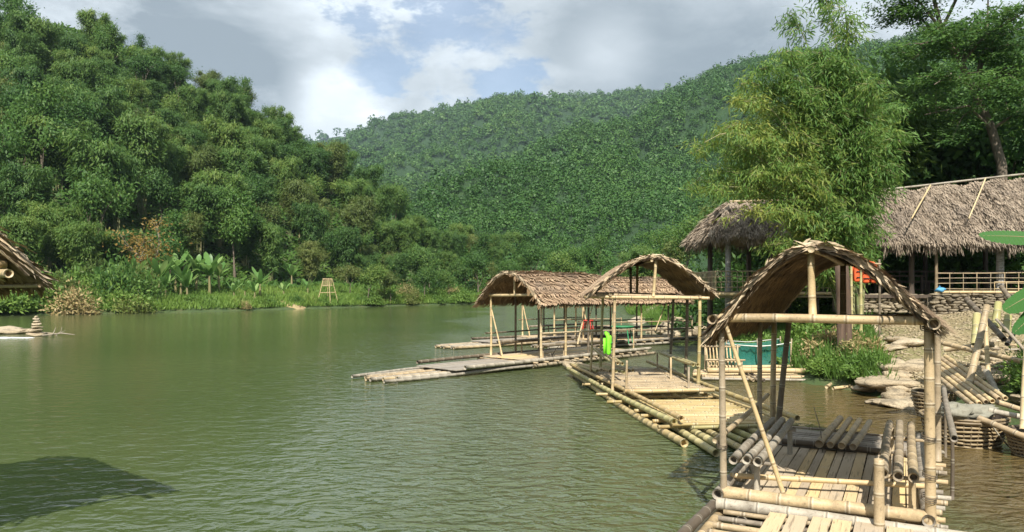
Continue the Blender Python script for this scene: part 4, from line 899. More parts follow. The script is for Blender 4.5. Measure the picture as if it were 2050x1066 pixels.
# --- rafts C, D, E: same kind, moored further out
def moored_raft(O, ang, w_, L, t0, t1, zr, label, seed, roofmat=None, extra=True, wz=2.5):
    random.seed(seed); e = empty('bamboo_raft', (O[0], O[1], 0), -ang); tag(e, label, 'raft')
    n = 9
    for i, s in enumerate(np.linspace(-.1, w_+.15, n)):
        k = 1-abs(i-(n-1)/2)/((n-1)/2); pole(e, 'float_pole', random.choice((BAM_GREY, BAM_TAN, BAM_GREY)), (s*.62+.62+random.uniform(-.03, .03), t0-random.uniform(-.5, .35), .08), (s, -.5, .10), random.uniform(.05, .07), n=8)
        pole(e, 'float_pole', random.choice((BAM_GREY, BAM_DARK, BAM_TAN)), (s, -.6, .10), (s+random.uniform(-.05, .05), t1+random.uniform(-.5, .4), .10), .065, n=8)
    for t in np.arange(-.5, t1, .55): pole(e, 'cross_pole', BAM_TAN, (-.2, t, .20), (w_+.3, t, .20), .035, n=7)
    part(e, 'bow_boards', PLANK_G, lambda m: slat_deck(m, .45, w_-.2, t0*.62, -.2, .20, 't', .16, .01), False)
    part(e, 'deck_boards', PLANK, lambda m: slat_deck(m, .0, w_, -.4, t1-.9, .255, 't', .17, .01), False)
    pole(e, 'side_pole', BAM_GREY, (w_+.08, t0*.58, .28), (w_+.12, t1, .28), .07, n=10, hollow=.1); pole(e, 'side_pole', BAM_DARK, (-.02, t0*.55, .26), (-.05, t1, .26), .065, n=10, hollow=.1)
    ps = []
    for (s, t) in [(0, 0), (0, L*.5), (0, L), (w_, 0), (w_, L*.5), (w_, L)]:
        lit = s > 0 or t == 0; pole(e, 'post', BAM_LIT if lit and t < L else BAM_DARK, (s, t, .2), (s, t, wz), .045, n=9)  # light painted by post: pale where sunlit, dark bamboo for the rest
    pole(e, 'crossbeam', BAM_LIT, (-.15, -.06, wz), (w_+.12, -.06, wz+.02), .05, n=9); pole(e, 'crossbeam', BAM_TAN, (-.15, L+.05, wz), (w_+.1, L+.05, wz), .045)
    pole(e, 'eave_pole', BAM_TAN, (0, -.3, wz+.06), (0, L+.8, wz+.06), .04); pole(e, 'eave_pole', BAM_TAN, (w_, -.3, wz+.06), (w_, L+.8, wz+.06), .04)
    pole(e, 'king_post', BAM_LIT, (w_/2, -.04, wz), (w_/2, -.04, zr-.06), .04); pole(e, 'ridge_pole', BAM_TAN, (w_/2, -.25, zr-.07), (w_/2, L+.9, zr-.09), .035)
    pole(e, 'diagonal_brace', BAM_LIT, (w_*.25, -.02, .25), (.05, -.02, wz-.55), .03); pole(e, 'diagonal_brace', BAM_LIT, (w_+.02, L*.75, .7), (w_+.02, L*.98, wz-.1), .028)
    for z, s in ((.72, w_), (.75, 0)):
        for k in range(3): pole(e, 'bench_pole', random.choice((BAM_TAN, BAM_DARK, BAM_GREY)), (s+(-.1-.11*k if s else .1+.11*k), .2, z), (s+(-.1-.11*k if s else .1+.11*k), L+1.6, z), .045, n=8)
        for t in (.3, L*.55, L+1.4): pole(e, 'bench_leg', BAM_TAN, (s+(-.2 if s else .2), t, .2), (s+(-.2 if s else .2), t, z), .03)
    pole(e, 'rail', BAM_TAN, (w_, 0, 1.15), (w_, t1-1, 1.12), .03); pole(e, 'rail', BAM_DARK, (0, -.3, 1.1), (0, t1-1.5, 1.12), .03); pole(e, 'rail_post', BAM_TAN, (w_, t1-1.05, .2), (w_, t1-1.05, 1.15), .03); pole(e, 'rail_post', BAM_TAN, (0, t1-1.6, .2), (0, t1-1.6, 1.15), .03)
    roof_mat(e, arch_fn(-.42, w_+.40, w_/2, wz-.33, wz-.33, zr, 1.0), -.4, L+1.15, seed=seed, course=.19, strand=.26, gap=.045, mat=roofmat, lift=.075)
    return e
CR = moored_raft((-.78, 27.8), R(44), 2.5, 2.64, -6.3, 6.6, 3.32, 'weathered bamboo raft with a saddle shaped palm roof and a long low bow pointing left', 31)
DR = moored_raft((.55, 39.0), R(50), 2.4, 3.0, -6.0, 6, 3.42, 'bamboo raft moored behind the saddle roofed raft, its roof mostly hidden', 32, wz=2.45)
ER = moored_raft((3.5, 37.0), R(60), 2.4, 3.4, -3.2, 6, 3.26, 'farthest bamboo raft with a low greyish palm roof behind the yellow raft', 33, wz=2.35)
# mooring stick tangle on raft C
st = MB(); b0 = np.array(gp(1105, 712, .3))
for dx, dz, r in [(.0, -.45, .02), (.35, -.4, .018), (.25, .35, .018), (-.2, .15, .015)]: st.tube([b0, b0+np.array([dx*.5, 0, dz*.55]), b0+np.array([dx, 0, dz])], [r, r, r*.6], 5)
tag(st.build('mooring_root', BARK_PALE, None, True), 'pale forked root tied at the corner post of the saddle roofed raft', 'branch')

# --- small raft F with slatted bench and the net pen
random.seed(24); F = empty('bamboo_raft', (5.9, 23.0, 0), R(-2)); tag(F, 'small low raft of long pale logs in front of the teal net', 'raft')
for i in range(9): pole(F, 'float_pole', random.choice((BAM_LIT, BAM_TAN)), (-.15+random.uniform(-.2, .1), -.45+.2*i, .09), (3.5+random.uniform(-.1, .6), -.5+.2*i, .09), .06, n=9, hollow=.08)
pole(F, 'top_pole', BAM_LIT, (.0, -.38, .28), (3.9, -.30, .28), .085, n=12, hollow=.1); pole(F, 'top_pole', BAM_LIT, (.3, .9, .26), (3.4, 1.0, .26), .06)
pole(F, 'low_pole', BAM_GREY, (-.2, -.62, .07), (3.2, -.85, .05), .04); 
for i in range(3): p = pole(F, 'stub_pole', (BAM_TAN, BAM_DARK, BAM_DARK)[i], (1.05+.16*i, -.1, .16), (1.22+.16*i, -.95, .06), .05, n=10, hollow=.08)
sbn = empty('slatted_bench', (6.0, 23.1, .22), R(-4)); tag(sbn, 'bamboo seat with an upright slatted back at the left end of the low log raft', 'bench')
part(sbn, 'backrest', BAM_LIT, lambda m: [m.bamboo((.12+.105*i, .45, .1), (.10+.105*i, .62, .72), .026, n=6) for i in range(9)])
part(sbn, 'seat', BAM_LIT, lambda m: [m.bamboo((.08+.11*i, -.1, .30), (.08+.11*i, .5, .32), .034, n=6) for i in range(9)]); 
for q in ((.05, -.05), (1.05, -.05), (.05, .5), (1.05, .5)): pole(sbn, 'leg', BAM_TAN, (q[0], q[1], 0), (q[0], q[1], .78 if q[1] > 0 else .32), .03)
pole(sbn, 'top_rail', BAM_TAN, (-.05, .6, .70), (1.15, .6, .70), .03); pole(sbn, 'front_rail', BAM_TAN, (-.05, -.08, .34), (1.15, -.08, .34), .03)
npn = empty('net_pen', (6.9, 24.0, 0)); tag(npn, 'teal green fishing net pen sagging between stakes on the bank', 'net pen')
def net(m):
    # open-topped box of netting, sides sagging inwards, drawn from cord lines over a thin skin
    C = [(0, 0, .98), (2.0, .0, 1.02), (2.05, 1.1, 1.05), (-.05, 1.1, 1.0)]
    for k in range(4):
        a = np.array(C[k]); b = np.array(C[(k+1) % 4]); na, nz = 24, 10; V = []
        nor = np.cross(b-a, [0, 0, 1.]); nor /= np.linalg.norm(nor)
        for i in range(na+1):
            for j in range(nz+1):
                q = i/na; h = j/nz; top = a+(b-a)*q; sg = .10*math.sin(math.pi*q); z = (.12)+(top[2]-.12-sg)*h
                V.append([*(top[:2]-nor[:2]*(.18*math.sin(math.pi*h*.9)*math.sin(math.pi*q)+.03*math.sin(q*28)*h+.02*math.sin(q*60))), z])
        i = np.arange(na)[:, None]*(nz+1)+np.arange(nz)[None]; m.add(V, np.stack([i, i+nz+1, i+nz+2, i+1], -1).reshape(-1, 4), None, .5)
o = part(npn, 'netting', TEAL, net)
for (x, y) in [(0, 0), (2.0, 0), (2.05, 1.1), (-.05, 1.1), (1.0, -.03)]: pole(npn, 'stake', BAM_TAN, (x, y, -.2), (x+random.uniform(-.06, .06), y, 1.15), .025)
part(npn, 'rim_cloth', WHITE, lambda m: (m.tube([(-.05, -.03, .98), (.5, -.05, .93), (1.0, -.05, .90), (1.5, -.05, .94), (2.02, -.03, 1.02)], [.018, .014, .022, .014, .018], 6), m.tube([(-.05, 1.1, 1.02), (1, 1.08, .96), (2.05, 1.1, 1.06)], .012, 6)))
stk = pole(None, 'leaning_pole', BAM_GREY, gp(1638, 772, -.02), at(1712, 722, 21.9), .035); tag(stk, 'grey pole leaning from the water up over the log ends beside the green shrub', 'bamboo pole')
for i, (u0, v0, u1, v1) in enumerate([(1655, 775, 1700, 748), (1668, 778, 1716, 772), (1690, 772, 1722, 780)]):
    p = pole(None, 'drift_log', BAM_LIT, gp(u0, v0, .05), gp(u1, v1, .10), .05); tag(p, 'short pale driftwood log at the waterline by the low log raft', 'log', 'driftwood logs by the low log raft')

# ------------------------------------------------------------------ thatched huts
def thatch_slope(parent, E0, E1, R0, R1, seed, rows=17, dens=95, name='thatch_slope', fringe=.42):
    """shaggy slope between an eave line E0-E1 and a ridge line R0-R1"""
    r = np.random.default_rng(seed); E0, E1, R0, R1 = map(lambda p: np.array(p, float), (E0, E1, R0, R1))
    nrm = np.cross(E1-E0, (R0+R1-E0-E1)/2); nrm /= np.linalg.norm(nrm); nrm = nrm if nrm[2] > 0 else -nrm
    P = lambda a, h: (E0[None]*(1-a)[:, None]+E1[None]*a[:, None])*(1-h)[:, None]+(R0[None]*(1-a)[:, None]+R1[None]*a[:, None])*h[:, None]+nrm[None]*(.12*np.sin(math.pi*h)+.05*np.sin(a*31+seed)+.04*np.sin(a*67+h*9))[:, None]
    aa, hh_ = np.meshgrid(np.linspace(0, 1, 40), np.linspace(0, 1, 16)); V = P(aa.ravel(), hh_.ravel()); i = np.arange(15)[:, None]*40+np.arange(39)[None]; Q = np.stack([i, i+1, i+41, i+40], -1).reshape(-1, 4); n0 = len(V)
    m = MB(); rim = [[j, j+1, n0+j+1, n0+j] for j in range(39)]
    m.add(np.concatenate([V, V-nrm*.16]), np.concatenate([Q, Q+n0, np.array(rim)]), None, .25)
    L_ = max(np.linalg.norm(E1-E0), np.linalg.norm(R1-R0)); down = (E0+E1-R0-R1)/2; down /= np.linalg.norm(down)
    for k in range(rows):
        n = int(L_*dens); h = np.clip((k+.0+r.random(n)*1.1)/rows, 0, 1); a = r.random(n); B = P(a, h)+nrm*(.03+.07*r.random((n, 1)))
        D = down[None]+r.normal(size=(n, 3))*.16+nrm*(-.02+.12*r.random((n, 1))); m.leaves(B, D, .34*(.5+.8*r.random(n)), .028+.022*r.random(n), None, 0, tilt=nrm[None]+r.normal(size=(n, 3))*.5)
    n = int(L_*150); a = r.random(n); B = P(a, np.full(n, .035))+nrm*(.1*(r.random((n, 1))-.8)); cl = .35+.65*(.5+vnoise(a*L_, a*0, .22, seed)); D = down[None]*.55+np.array([0, 0, -.7])+r.normal(size=(n, 3))*.16
    m.leaves(B, D, fringe*(.5+.7*r.random(n))*cl*1.3, .035+.025*r.random(n), None, 0)
    return m.build(name, TH_HUT, parent, False)
def railing(parent, p0, p1, z0, z1, bars=3, n=14, mat=BAM_TAN, r=.018):
    e = part(parent, 'railing', mat, lambda m: ([m.bamboo((*p0, z), (*p1, z), r*1.5 if k == bars-1 else r, n=6) for k, z in enumerate(np.linspace(z0+.12, z1, bars))],
        [m.bamboo((p0[0]+(p1[0]-p0[0])*q, p0[1]+(p1[1]-p0[1])*q, z0-.02), (p0[0]+(p1[0]-p0[0])*q, p0[1]+(p1[1]-p0[1])*q, z1+.02), r*.9, n=5) for q in np.linspace(0, 1, n)]))
    return e
random.seed(41)
PV = empty('thatched_pavilion', (9.6, 31, hz(9.6, 31))); tag(PV, 'small stilted pavilion with shaggy hipped thatch and bamboo railing at the water edge', 'pavilion'); gz = PV.location.z
def Lc(e, p): return (p[0]-e.location.x, p[1]-e.location.y, p[2]-e.location.z)
ea = 4.75
fe0, fe1, be0, be1 = (7.7, 29.3, ea), (12.6, 29.0, ea), (7.8, 33.6, ea), (12.8, 33.4, ea); rg0, rg1 = (9.15, 31.4, 6.28), (12.6, 31.2, 6.32)
thatch_slope(PV, Lc(PV, fe0), Lc(PV, fe1), Lc(PV, rg0), Lc(PV, rg1), 1, 13); thatch_slope(PV, Lc(PV, be1), Lc(PV, be0), Lc(PV, rg1), Lc(PV, rg0), 2, 9, 30)
thatch_slope(PV, Lc(PV, be0), Lc(PV, fe0), Lc(PV, rg0), Lc(PV, rg0), 3, 13)
pole(PV, 'ridge_pole', BAM_TAN, Lc(PV, (9.1, 31.35, 6.38)), Lc(PV, (12.6, 31.15, 6.42)), .05)
for (x, y, mt) in [(8.62, 29.9, CONCRETE), (10.35, 29.9, WOODD), (12.1, 29.8, WOODD), (8.7, 32.9, WOODD), (10.4, 32.9, WOODD), (12.1, 32.8, WOODD)]:
    part(PV, 'post', mt, lambda m: m.tube([Lc(PV, (x, y, -.3)), Lc(PV, (x, y, 2.6)), Lc(PV, (x, y, 5.0))], [.13, .12, .10], 8))
part(PV, 'floor', BAM_TAN, lambda m: slat_deck(m, -1.7, 3.0, -1.7, 2.2, 2.60-gz, 's', .10, .012), False)
pole(PV, 'floor_beam', BAM_LIT, Lc(PV, (7.8, 29.22, 2.52)), Lc(PV, (12.6, 29.2, 2.54)), .07); pole(PV, 'floor_beam', BAM_TAN, Lc(PV, (7.9, 29.35, 2.42)), Lc(PV, (12.6, 29.35, 2.42)), .05)
for u0, u1 in (((8.0, 29.4), (12.4, 29.35)), ((8.0, 29.4), (8.1, 33.0))): railing(PV, Lc(PV, (*u0, 0))[:2], Lc(PV, (*u1, 0))[:2], 2.66-gz, 3.42-gz, 4, 22)
HL = empty('thatched_hall', (16.5, 29.5, 2.0)); tag(HL, 'long thatched hall on a stone terrace at the right edge, roof grey and shaggy', 'hut')
fe0, fe1, rg0, rg1 = (12.9, 28.9, 4.5), (20.6, 26.0, 4.28), (12.9, 31.6, 6.50), (21.6, 29.2, 7.22); be0, be1 = (13.4, 34.4, 4.5), (22.6, 32.2, 4.5)
thatch_slope(HL, Lc(HL, fe0), Lc(HL, fe1), Lc(HL, rg0), Lc(HL, rg1), 5, 30, 95, fringe=.5); thatch_slope(HL, Lc(HL, be1), Lc(HL, be0), Lc(HL, rg1), Lc(HL, rg0), 6, 9, 24)
thatch_slope(HL, Lc(HL, be0), Lc(HL, fe0), Lc(HL, rg0), Lc(HL, rg0), 7, 12, 40)
pole(HL, 'ridge_pole', BAM_GREY, Lc(HL, (12.8, 31.55, 6.62)), Lc(HL, (21.7, 29.15, 7.36)), .045)
for (u0, v0, u1, v1) in [(1853, 376, 1815, 440), (1962, 362, 1928, 440), (1500, 410, 1530, 440)]:
    if u0 < 1600: continue
    Y0, Y1 = 29.6, 27.9; a = at(u0, v0, Y0+.2); b = at(u1, v1, Y1+.2); pole(HL, 'thatch_tie', BAM_LIT, Lc(HL, a+Vector((0, -.35, .05))), Lc(HL, b+Vector((0, -.35, .0))), .03)
fl = lambda q, off=0: (13.4+(20.4-13.4)*q+.36*off, 29.2+(26.6-29.2)*q+.93*off)
for q, off, mt, r_ in [(.0, .4, WOODD, .12), (.27, .7, WOODD, .11), (.37, .0, BAM_TAN, .06), (.655, .3, CONCRETE, .14), (.84, 1.2, WOODD, .14), (1.0, .3, CONCRETE, .12), (.1, 4.2, WOODD, .1), (.4, 4.4, WOODD, .1), (.7, 4.4, WOODD, .1), (1.0, 4.4, WOODD, .1)]:
    x, y = fl(q, off); part(HL, 'post', mt, lambda m: m.tube([Lc(HL, (x, y, 1.6)), Lc(HL, (x, y, 3.2)), Lc(HL, (x, y, 4.9))], [r_, r_*.95, r_*.9], 9))
def hall_floor(m):
    c = [(*fl(.0, 0), 2.50), (*fl(1.05, 0), 2.50), (*fl(1.05, 4.6), 2.50), (*fl(0, 4.6), 2.50)]; c = [Lc(HL, p) for p in c]; d = [(p[0], p[1], p[2]-.12) for p in c]
    m.add(c+d, [[0, 1, 2, 3], [7, 6, 5, 4], [0, 4, 5, 1], [1, 5, 6, 2], [2, 6, 7, 3], [3, 7, 4, 0]])
part(HL, 'floor', WOODD, hall_floor, False)
pole(HL, 'edge_beam', BAM_LIT, Lc(HL, (*fl(.36, -.1), 2.60)), Lc(HL, (*fl(1.03, -.1), 2.60)), .06)
railing(HL, Lc(HL, (*fl(.37, -.02), 0))[:2], Lc(HL, (*fl(1.02, -.02), 0))[:2], .62, 1.32, 4, 12, BAM_TAN, .016)
railing(HL, Lc(HL, (*fl(.62, -.12), 0))[:2], Lc(HL, (*fl(1.02, -.12), 0))[:2], .62, .98, 2, 9, BAM_LIT, .014)
railing(HL, Lc(HL, (*fl(.0, 4.3), 0))[:2], Lc(HL, (*fl(1.0, 4.3), 0))[:2], .55, 1.45, 3, 16, BAM_DARK, .03)
part(HL, 'bench_board', WOODD, lambda m: (m.box(Lc(HL, (*fl(.25, 2.2), 3.0)), 3.6, .35, .05, -.38), m.box(Lc(HL, (*fl(.8, 2.4), 3.05)), 3.4, .7, .05, -.38), [m.box(Lc(HL, (*fl(q, 2.3), 2.75)), .07, .07, .5, 0) for q in (.12, .38, .65, .95)]), False)
for (x, y, lb) in [(15.8, 30.4, 'dark wooden table set under the hall roof left of the grey post'), (19.0, 29.2, 'dark wooden table deep in the hall at the right edge')]:
    t = empty('table', (x, y, 2.5)); tag(t, lb, 'table'); part(t, 'tabletop', WOODD, lambda m: m.box((0, 0, .74), 1.5, .8, .05), False)
    for a in (-.65, .65):
        for b in (-.32, .32): part(t, 'leg', WOODD, lambda m: m.box((a, b, .36), .07, .07, .72), False)
bp_ = empty('plastic_bag', (*fl(.385, -.12), 2.62)); tag(bp_, 'crumpled light blue plastic bag on the stone terrace edge under the hall', 'bag')
def lump(m, sx, sy, sz, seed, nr=9, ns=14, rough=.25, c=(0, 0, 0)):
    r = np.random.default_rng(seed); V = []; 
    ph = r.random(6)*6
    for i in range(nr+1):
        a = math.pi*i/nr
        for j in range(ns):
            b = 2*math.pi*j/ns; k = 1+rough*(math.sin(3*b+ph[0])*math.sin(2*a+ph[1])+.6*math.sin(5*b+ph[2]+a*3)*math.sin(a))+rough*.35*r.normal()*math.sin(a)
            V.append((c[0]+sx*k*math.sin(a)*math.cos(b), c[1]+sy*k*math.sin(a)*math.sin(b), c[2]+sz*k*math.cos(a)))
    Q = [[i*ns+j, i*ns+(j+1) % ns, (i+1)*ns+(j+1) % ns, (i+1)*ns+j] for i in range(nr) for j in range(ns)]
    m.add(V, Q, None, r.random())
part(bp_, 'film', BLUEP, lambda m: lump(m, .17, .1, .09, 4, c=(0, 0, .07))); part(bp_, 'handles', BLUEP, lambda m: m.tube([(-.08, 0, .12), (-.02, 0, .22), (.06, 0, .13)], .012, 5))

# ------------------------------------------------------------------ stones
import bmesh
def ico(seed, sub=2, rough=.36, flat=.6):
    bm = bmesh.new(); bmesh.ops.create_icosphere(bm, subdivisions=sub, radius=1); o = Vector((seed*3.1, seed*1.7, seed*.9))
    for v in bm.verts:
        n = mnoise.noise(v.co*1.1+o)*rough*1.6+mnoise.noise(v.co*2.7+o)*rough*.5; v.co = v.co*(1+n); v.co.z *= flat
        for ax in (0, 1): v.co[ax] = max(-.92, min(.92, v.co[ax]))
    V = np.array([v.co for v in bm.verts]); T = np.array([[v.index for v in f.verts] for f in bm.faces]); bm.free(); return V, T
ICO = [ico(i+1, 2) for i in range(8)]; ICO3 = [ico(i+20, 3) for i in range(5)]
def rock_mesh(k, mat=ROCK):
    m = MB(); V, T = ICO3[k]; m.add(V, None, T, random.random()); me = m.mesh('rock', True); me.materials.append(mat); return me
RM = [rock_mesh(k) for k in range(5)]
def rock(x, y, sx, sy, sz, label, group=None, rz=None, sink=.35, z=None, mesh=None):
    o = bpy.data.objects.new('rock', mesh or random.choice(RM)); col.objects.link(o); g = max(hz(x, y), 0 if z is None else z)
    o.location = (x, y, (g if z is None else z)+sz*.6*(1-sink*1.6)); o.scale = (sx, sy, sz); o.rotation_euler = (random.uniform(-.1, .1), random.uniform(-.1, .1), random.random()*6.28 if rz is None else rz)
    return tag(o, label, 'rock', group)
random.seed(51)
p = gp(1790, 785, .1); rock(p.x, p.y, .95, .6, .26, 'long flat sandstone slab at the waterline left of the near raft post', None, .1, .3)
p = gp(1748, 789, .0); rock(p.x-.1, p.y, .45, .3, .16, 'small pointed flat stone touching the water beside the long slab', None, .2, .3)
p = gp(1800, 762, .3); rock(p.x, p.y+.2, .75, .5, .28, 'flat pale boulder stacked behind the long waterline slab', None, .0, .2, .33)
p = gp(1835, 800, .1); rock(p.x, p.y, .6, .4, .22, 'rounded stone behind the right front post of the near raft', None)
p = gp(1148, 734, .1); rock(p.x, p.y, .36, .30, .3, 'rounded pale boulder at the tip of the yellow raft', None, .3, .3, 0.0); p = gp(1150, 720, .3); rock(p.x+.03, p.y-.9, .20, .14, .07, 'small flat stone perched on the boulder by the yellow raft tip', None, .3, .1, .30)
for k_, (u, v, sx, sy, sz) in enumerate([(1822, 778, .7, .45, .2), (1760, 778, .5, .4, .2), (1830, 752, .55, .45, .25), (1808, 742, .5, .4, .2), (1775, 800, .4, .3, .12), (1812, 806, .45, .3, .14), (1850, 770, .5, .4, .25), (1790, 752, .45, .35, .18), (1838, 722, .45, .35, .2)]):
    p = gp(u, v, .15); rock(p.x, p.y+.2, sx, sy, sz, 'flat weathered stone stepped among the landing rocks', 'flat stones of the landing', None, .2)
# edging of the path
for i in range(46):
    q = i/45; x = np.interp(q, seg, [p_[0] for p_ in PATH_L])+random.uniform(-.18, .08); y = np.interp(q, seg, [p_[1] for p_ in PATH_L])+random.uniform(-.15, .15); s = random.uniform(.17, .33)*(1.15 if q < .5 else .85)
    rock(x, y, s, s*random.uniform(.7, 1), s*.75, 'pale edging stone in the row along the left side of the gravel path', 'stones edging the gravel path')
for i in range(18):
    q = random.uniform(.0, .35); x = np.interp(q, seg, [p_[0] for p_ in PATH_L])+random.uniform(-.4, 1.5); y = np.interp(q, seg, [p_[1] for p_ in PATH_L])+random.uniform(-.7, .3); s = random.uniform(.07, .2)
    rock(x, y, s, s*.8, s*.6, 'loose stone at the foot of the gravel path by the water', 'loose stones at the landing')
for i in range(230):
    x = random.uniform(10.0, 18); y = random.uniform(15.0, 25)
    if x > 9.6+(y-13)*.62+3.2 or x < 9.9+(y-15.5)*.60+max(0, y-19)*.15: continue
    s = random.uniform(.10, .34)
    rock(x, y, s, s*random.uniform(.6, 1), s*.65, 'brown stone in the rubble heap right of the path', 'stones in the rubble heap by the path')
for i in range(34):
    y = random.uniform(33, 47); x = float(np.interp(y, [29.5, 36.5, 46, 64], [8.6, 9.3, 8.7, 10.7]))+random.uniform(-.3, 2.2); s = random.uniform(.3, .85)
    rock(x, y, s, s*random.uniform(.6, 1), s*.7, 'pale boulder on the shore beyond the yellow raft', 'boulders on the shore beyond the yellow raft')
# pebbles of the ramp
def scatter(name, label, n, fn, smin, smax, mat):
    m = MB(); V0, T0 = ico(5, 1)
    for i in range(n):
        x, y = fn(); s = random.uniform(smin, smax); a = random.random()*6.28; c, s_ = math.cos(a), math.sin(a); V = V0*[s, s*.75, s*.6]; V = np.stack([V[:, 0]*c-V[:, 1]*s_, V[:, 0]*s_+V[:, 1]*c, V[:, 2]], 1)+[x, y, hz(x, y)+.03]; m.add(V, None, T0, random.random())
    return tag(m.build(name, mat, None, True), label, 'gravel', None, 'stuff')
def on_path():
    q = random.random()**1.3; s = random.random(); a = [np.interp(q, seg, [p_[i] for p_ in PATH_L]) for i in (0, 1)]; b = [np.interp(q, seg, [p_[i] for p_ in PATH_R]) for i in (0, 1)]; return a[0]*(1-s)+b[0]*s, a[1]*(1-s)+b[1]*s
def height1(x, y): return hz(x, y)
scatter('gravel', 'pale loose gravel and pebbles strewn over the landing path', 6500, on_path, .018, .085, PEBBLE)
# stone terrace wall
def wall(m, a, b, z0, z1, dens, seed, size=.15):
    r = random.Random(seed); a = Vector(a); b = Vector(b); L_ = (b-a).length; d = (b-a)/L_; nor = Vector((d.y, -d.x)); 
    z = z0
    while z < z1:
        hrow = r.uniform(.5, 1.1)*size*.62; x = r.uniform(0, size)
        while x < L_:
            wd = size*r.uniform(.6, 2.3); V, T = ICO[r.randrange(8)]; c = a+d*(x+wd/2); off = r.uniform(-.05, .05)
            W = V*[wd*.56, .16, hrow*.80/.6]; ca, sa = d.x, d.y; W = np.stack([W[:, 0]*ca-W[:, 1]*sa, W[:, 0]*sa+W[:, 1]*ca, W[:, 2]], 1)+[c.x+nor.x*off, c.y+nor.y*off, z+hrow/2+r.uniform(-.02, .02)]
            m.add(W, None, T, r.random()); x += wd
        z += hrow
    m.box(((a.x+b.x)/2-nor.x*.28, (a.y+b.y)/2-nor.y*.28, (z0+z1)/2-.05), L_, .4, z1-z0-.1, math.atan2(d.y, d.x), .2)
sw = MB(); wall(sw, (*fl(.33, -.25), )[:2], (*fl(1.1, -.25), )[:2], 1.1, 2.52, 1, 7, .17); tag(sw.build('stone_wall', ROCKW, None, True), 'dry stone terrace wall under the railing of the long hall', 'wall')
sw = MB(); wall(sw, (12.7, 29.6), (15.9, 28.6), 1.8, 2.42, 1, 9, .2); tag(sw.build('stone_wall', ROCKW, None, True), 'low rubble wall at the top of the gravel path below the orange vests', 'wall')

# ------------------------------------------------------------------ baskets, pole pile and driftwood by the near right shore
def woven(label, loc, rx, ry, h, rz, tiltx=0., seed=1, rows=9):
    e = empty('basket_boat', loc, rz); e.rotation_euler = (tiltx, 0, rz); tag(e, label, 'basket'); r = random.Random(seed)
    prof = lambda q: .70+.34*q**.6-.05*q
    def hor(m):
        for k in range(rows):
            q = k/(rows-1); n = 72; th = np.linspace(0, 2*math.pi, n); s = prof(q); w_ = 1+.022*np.sin(th*18+(k % 2)*math.pi); P = np.stack([rx*s*w_*np.cos(th), ry*s*w_*np.sin(th), h*q+.008*np.sin(th*5+k)+.0*th], 1); m.tube(P, h/rows*.36, 5, rnd=r.random(), cap=False)
    def ver(m):
        for k in range(36):
            th = k*2*math.pi/36; q = np.linspace(0, 1.0, 9); s = prof(q)*(1+.018*np.cos(np.arange(9)*math.pi)); m.tube(np.stack([rx*s*math.cos(th), ry*s*math.sin(th), h*q], 1), .014, 4, rnd=r.random(), cap=False)
    part(e, 'weft', BAM_LIT, hor); part(e, 'warp', BAM_TAN, ver)
    def skin(m):
        n = 36; V = []; 
        for q in (0, .33, .66, 1):
            for k in range(n): th = k*2*math.pi/n; V.append((rx*prof(q)*.965*math.cos(th), ry*prof(q)*.965*math.sin(th), h*q))
        V.append((0, 0, .0)); Q = [[i*n+j, i*n+(j+1) % n, (i+1)*n+(j+1) % n, (i+1)*n+j] for i in range(3) for j in range(n)]; m.add(V, Q, [[j, (j+1) % n, 4*n] for j in range(n)], .5)
    part(e, 'lining', WOODD, skin); 
    part(e, 'rim', BAM_TAN, lambda m: [m.tube(np.stack([rx*1.0*np.cos(th), ry*1.0*np.sin(th), h+dz+0*th], 1), .022, 6, rnd=.4, cap=False) for th, dz in ((np.linspace(0, 2*math.pi, 60), .0), (np.linspace(0, 2*math.pi, 60), -.05))])
    part(e, 'rope', ROPE, lambda m: m.tube([(-.2*rx, -1.02*ry, h+.03), (.05*rx, -1.08*ry, h*.6), (.4*rx, -1.0*ry, .12), (.95*rx, -.9*ry, -.02)], .014, 6))
    return e
p = gp(1968, 902, .0); woven('round woven bamboo basket boat with a grey tarpaulin heap at the right waterline', (p.x+.06, p.y+.65, -.06), .72, .66, .56, .2, 0, 3)
p = gp(1893, 845, .0); woven('smaller shaded woven basket half hidden behind the near raft post', (p.x+.15, p.y+.7, .0), .42, .42, .52, .4, 0, 4, 8)
p = gp(2048, 925, .0); woven('dark woven basket at the right edge in front of the tarpaulin heap', (p.x+.62, p.y+.5, -.05), .5, .45, .45, .1, 0, 5)
random.seed(61); rng = np.random.default_rng(61)
bz = gp(1968, 902, 0)
tp = MB(); lump(tp, .42, .34, .12, 8, 22, 40, .34, (bz.x-.02, bz.y+.45, .60)); lump(tp, .30, .25, .13, 9, 12, 20, .3, (bz.x-.3, bz.y+.25, .60)); tag(tp.build('tarpaulin', SACK, None, True), 'crumpled grey green tarpaulin heaped on the woven basket boat', 'tarpaulin')
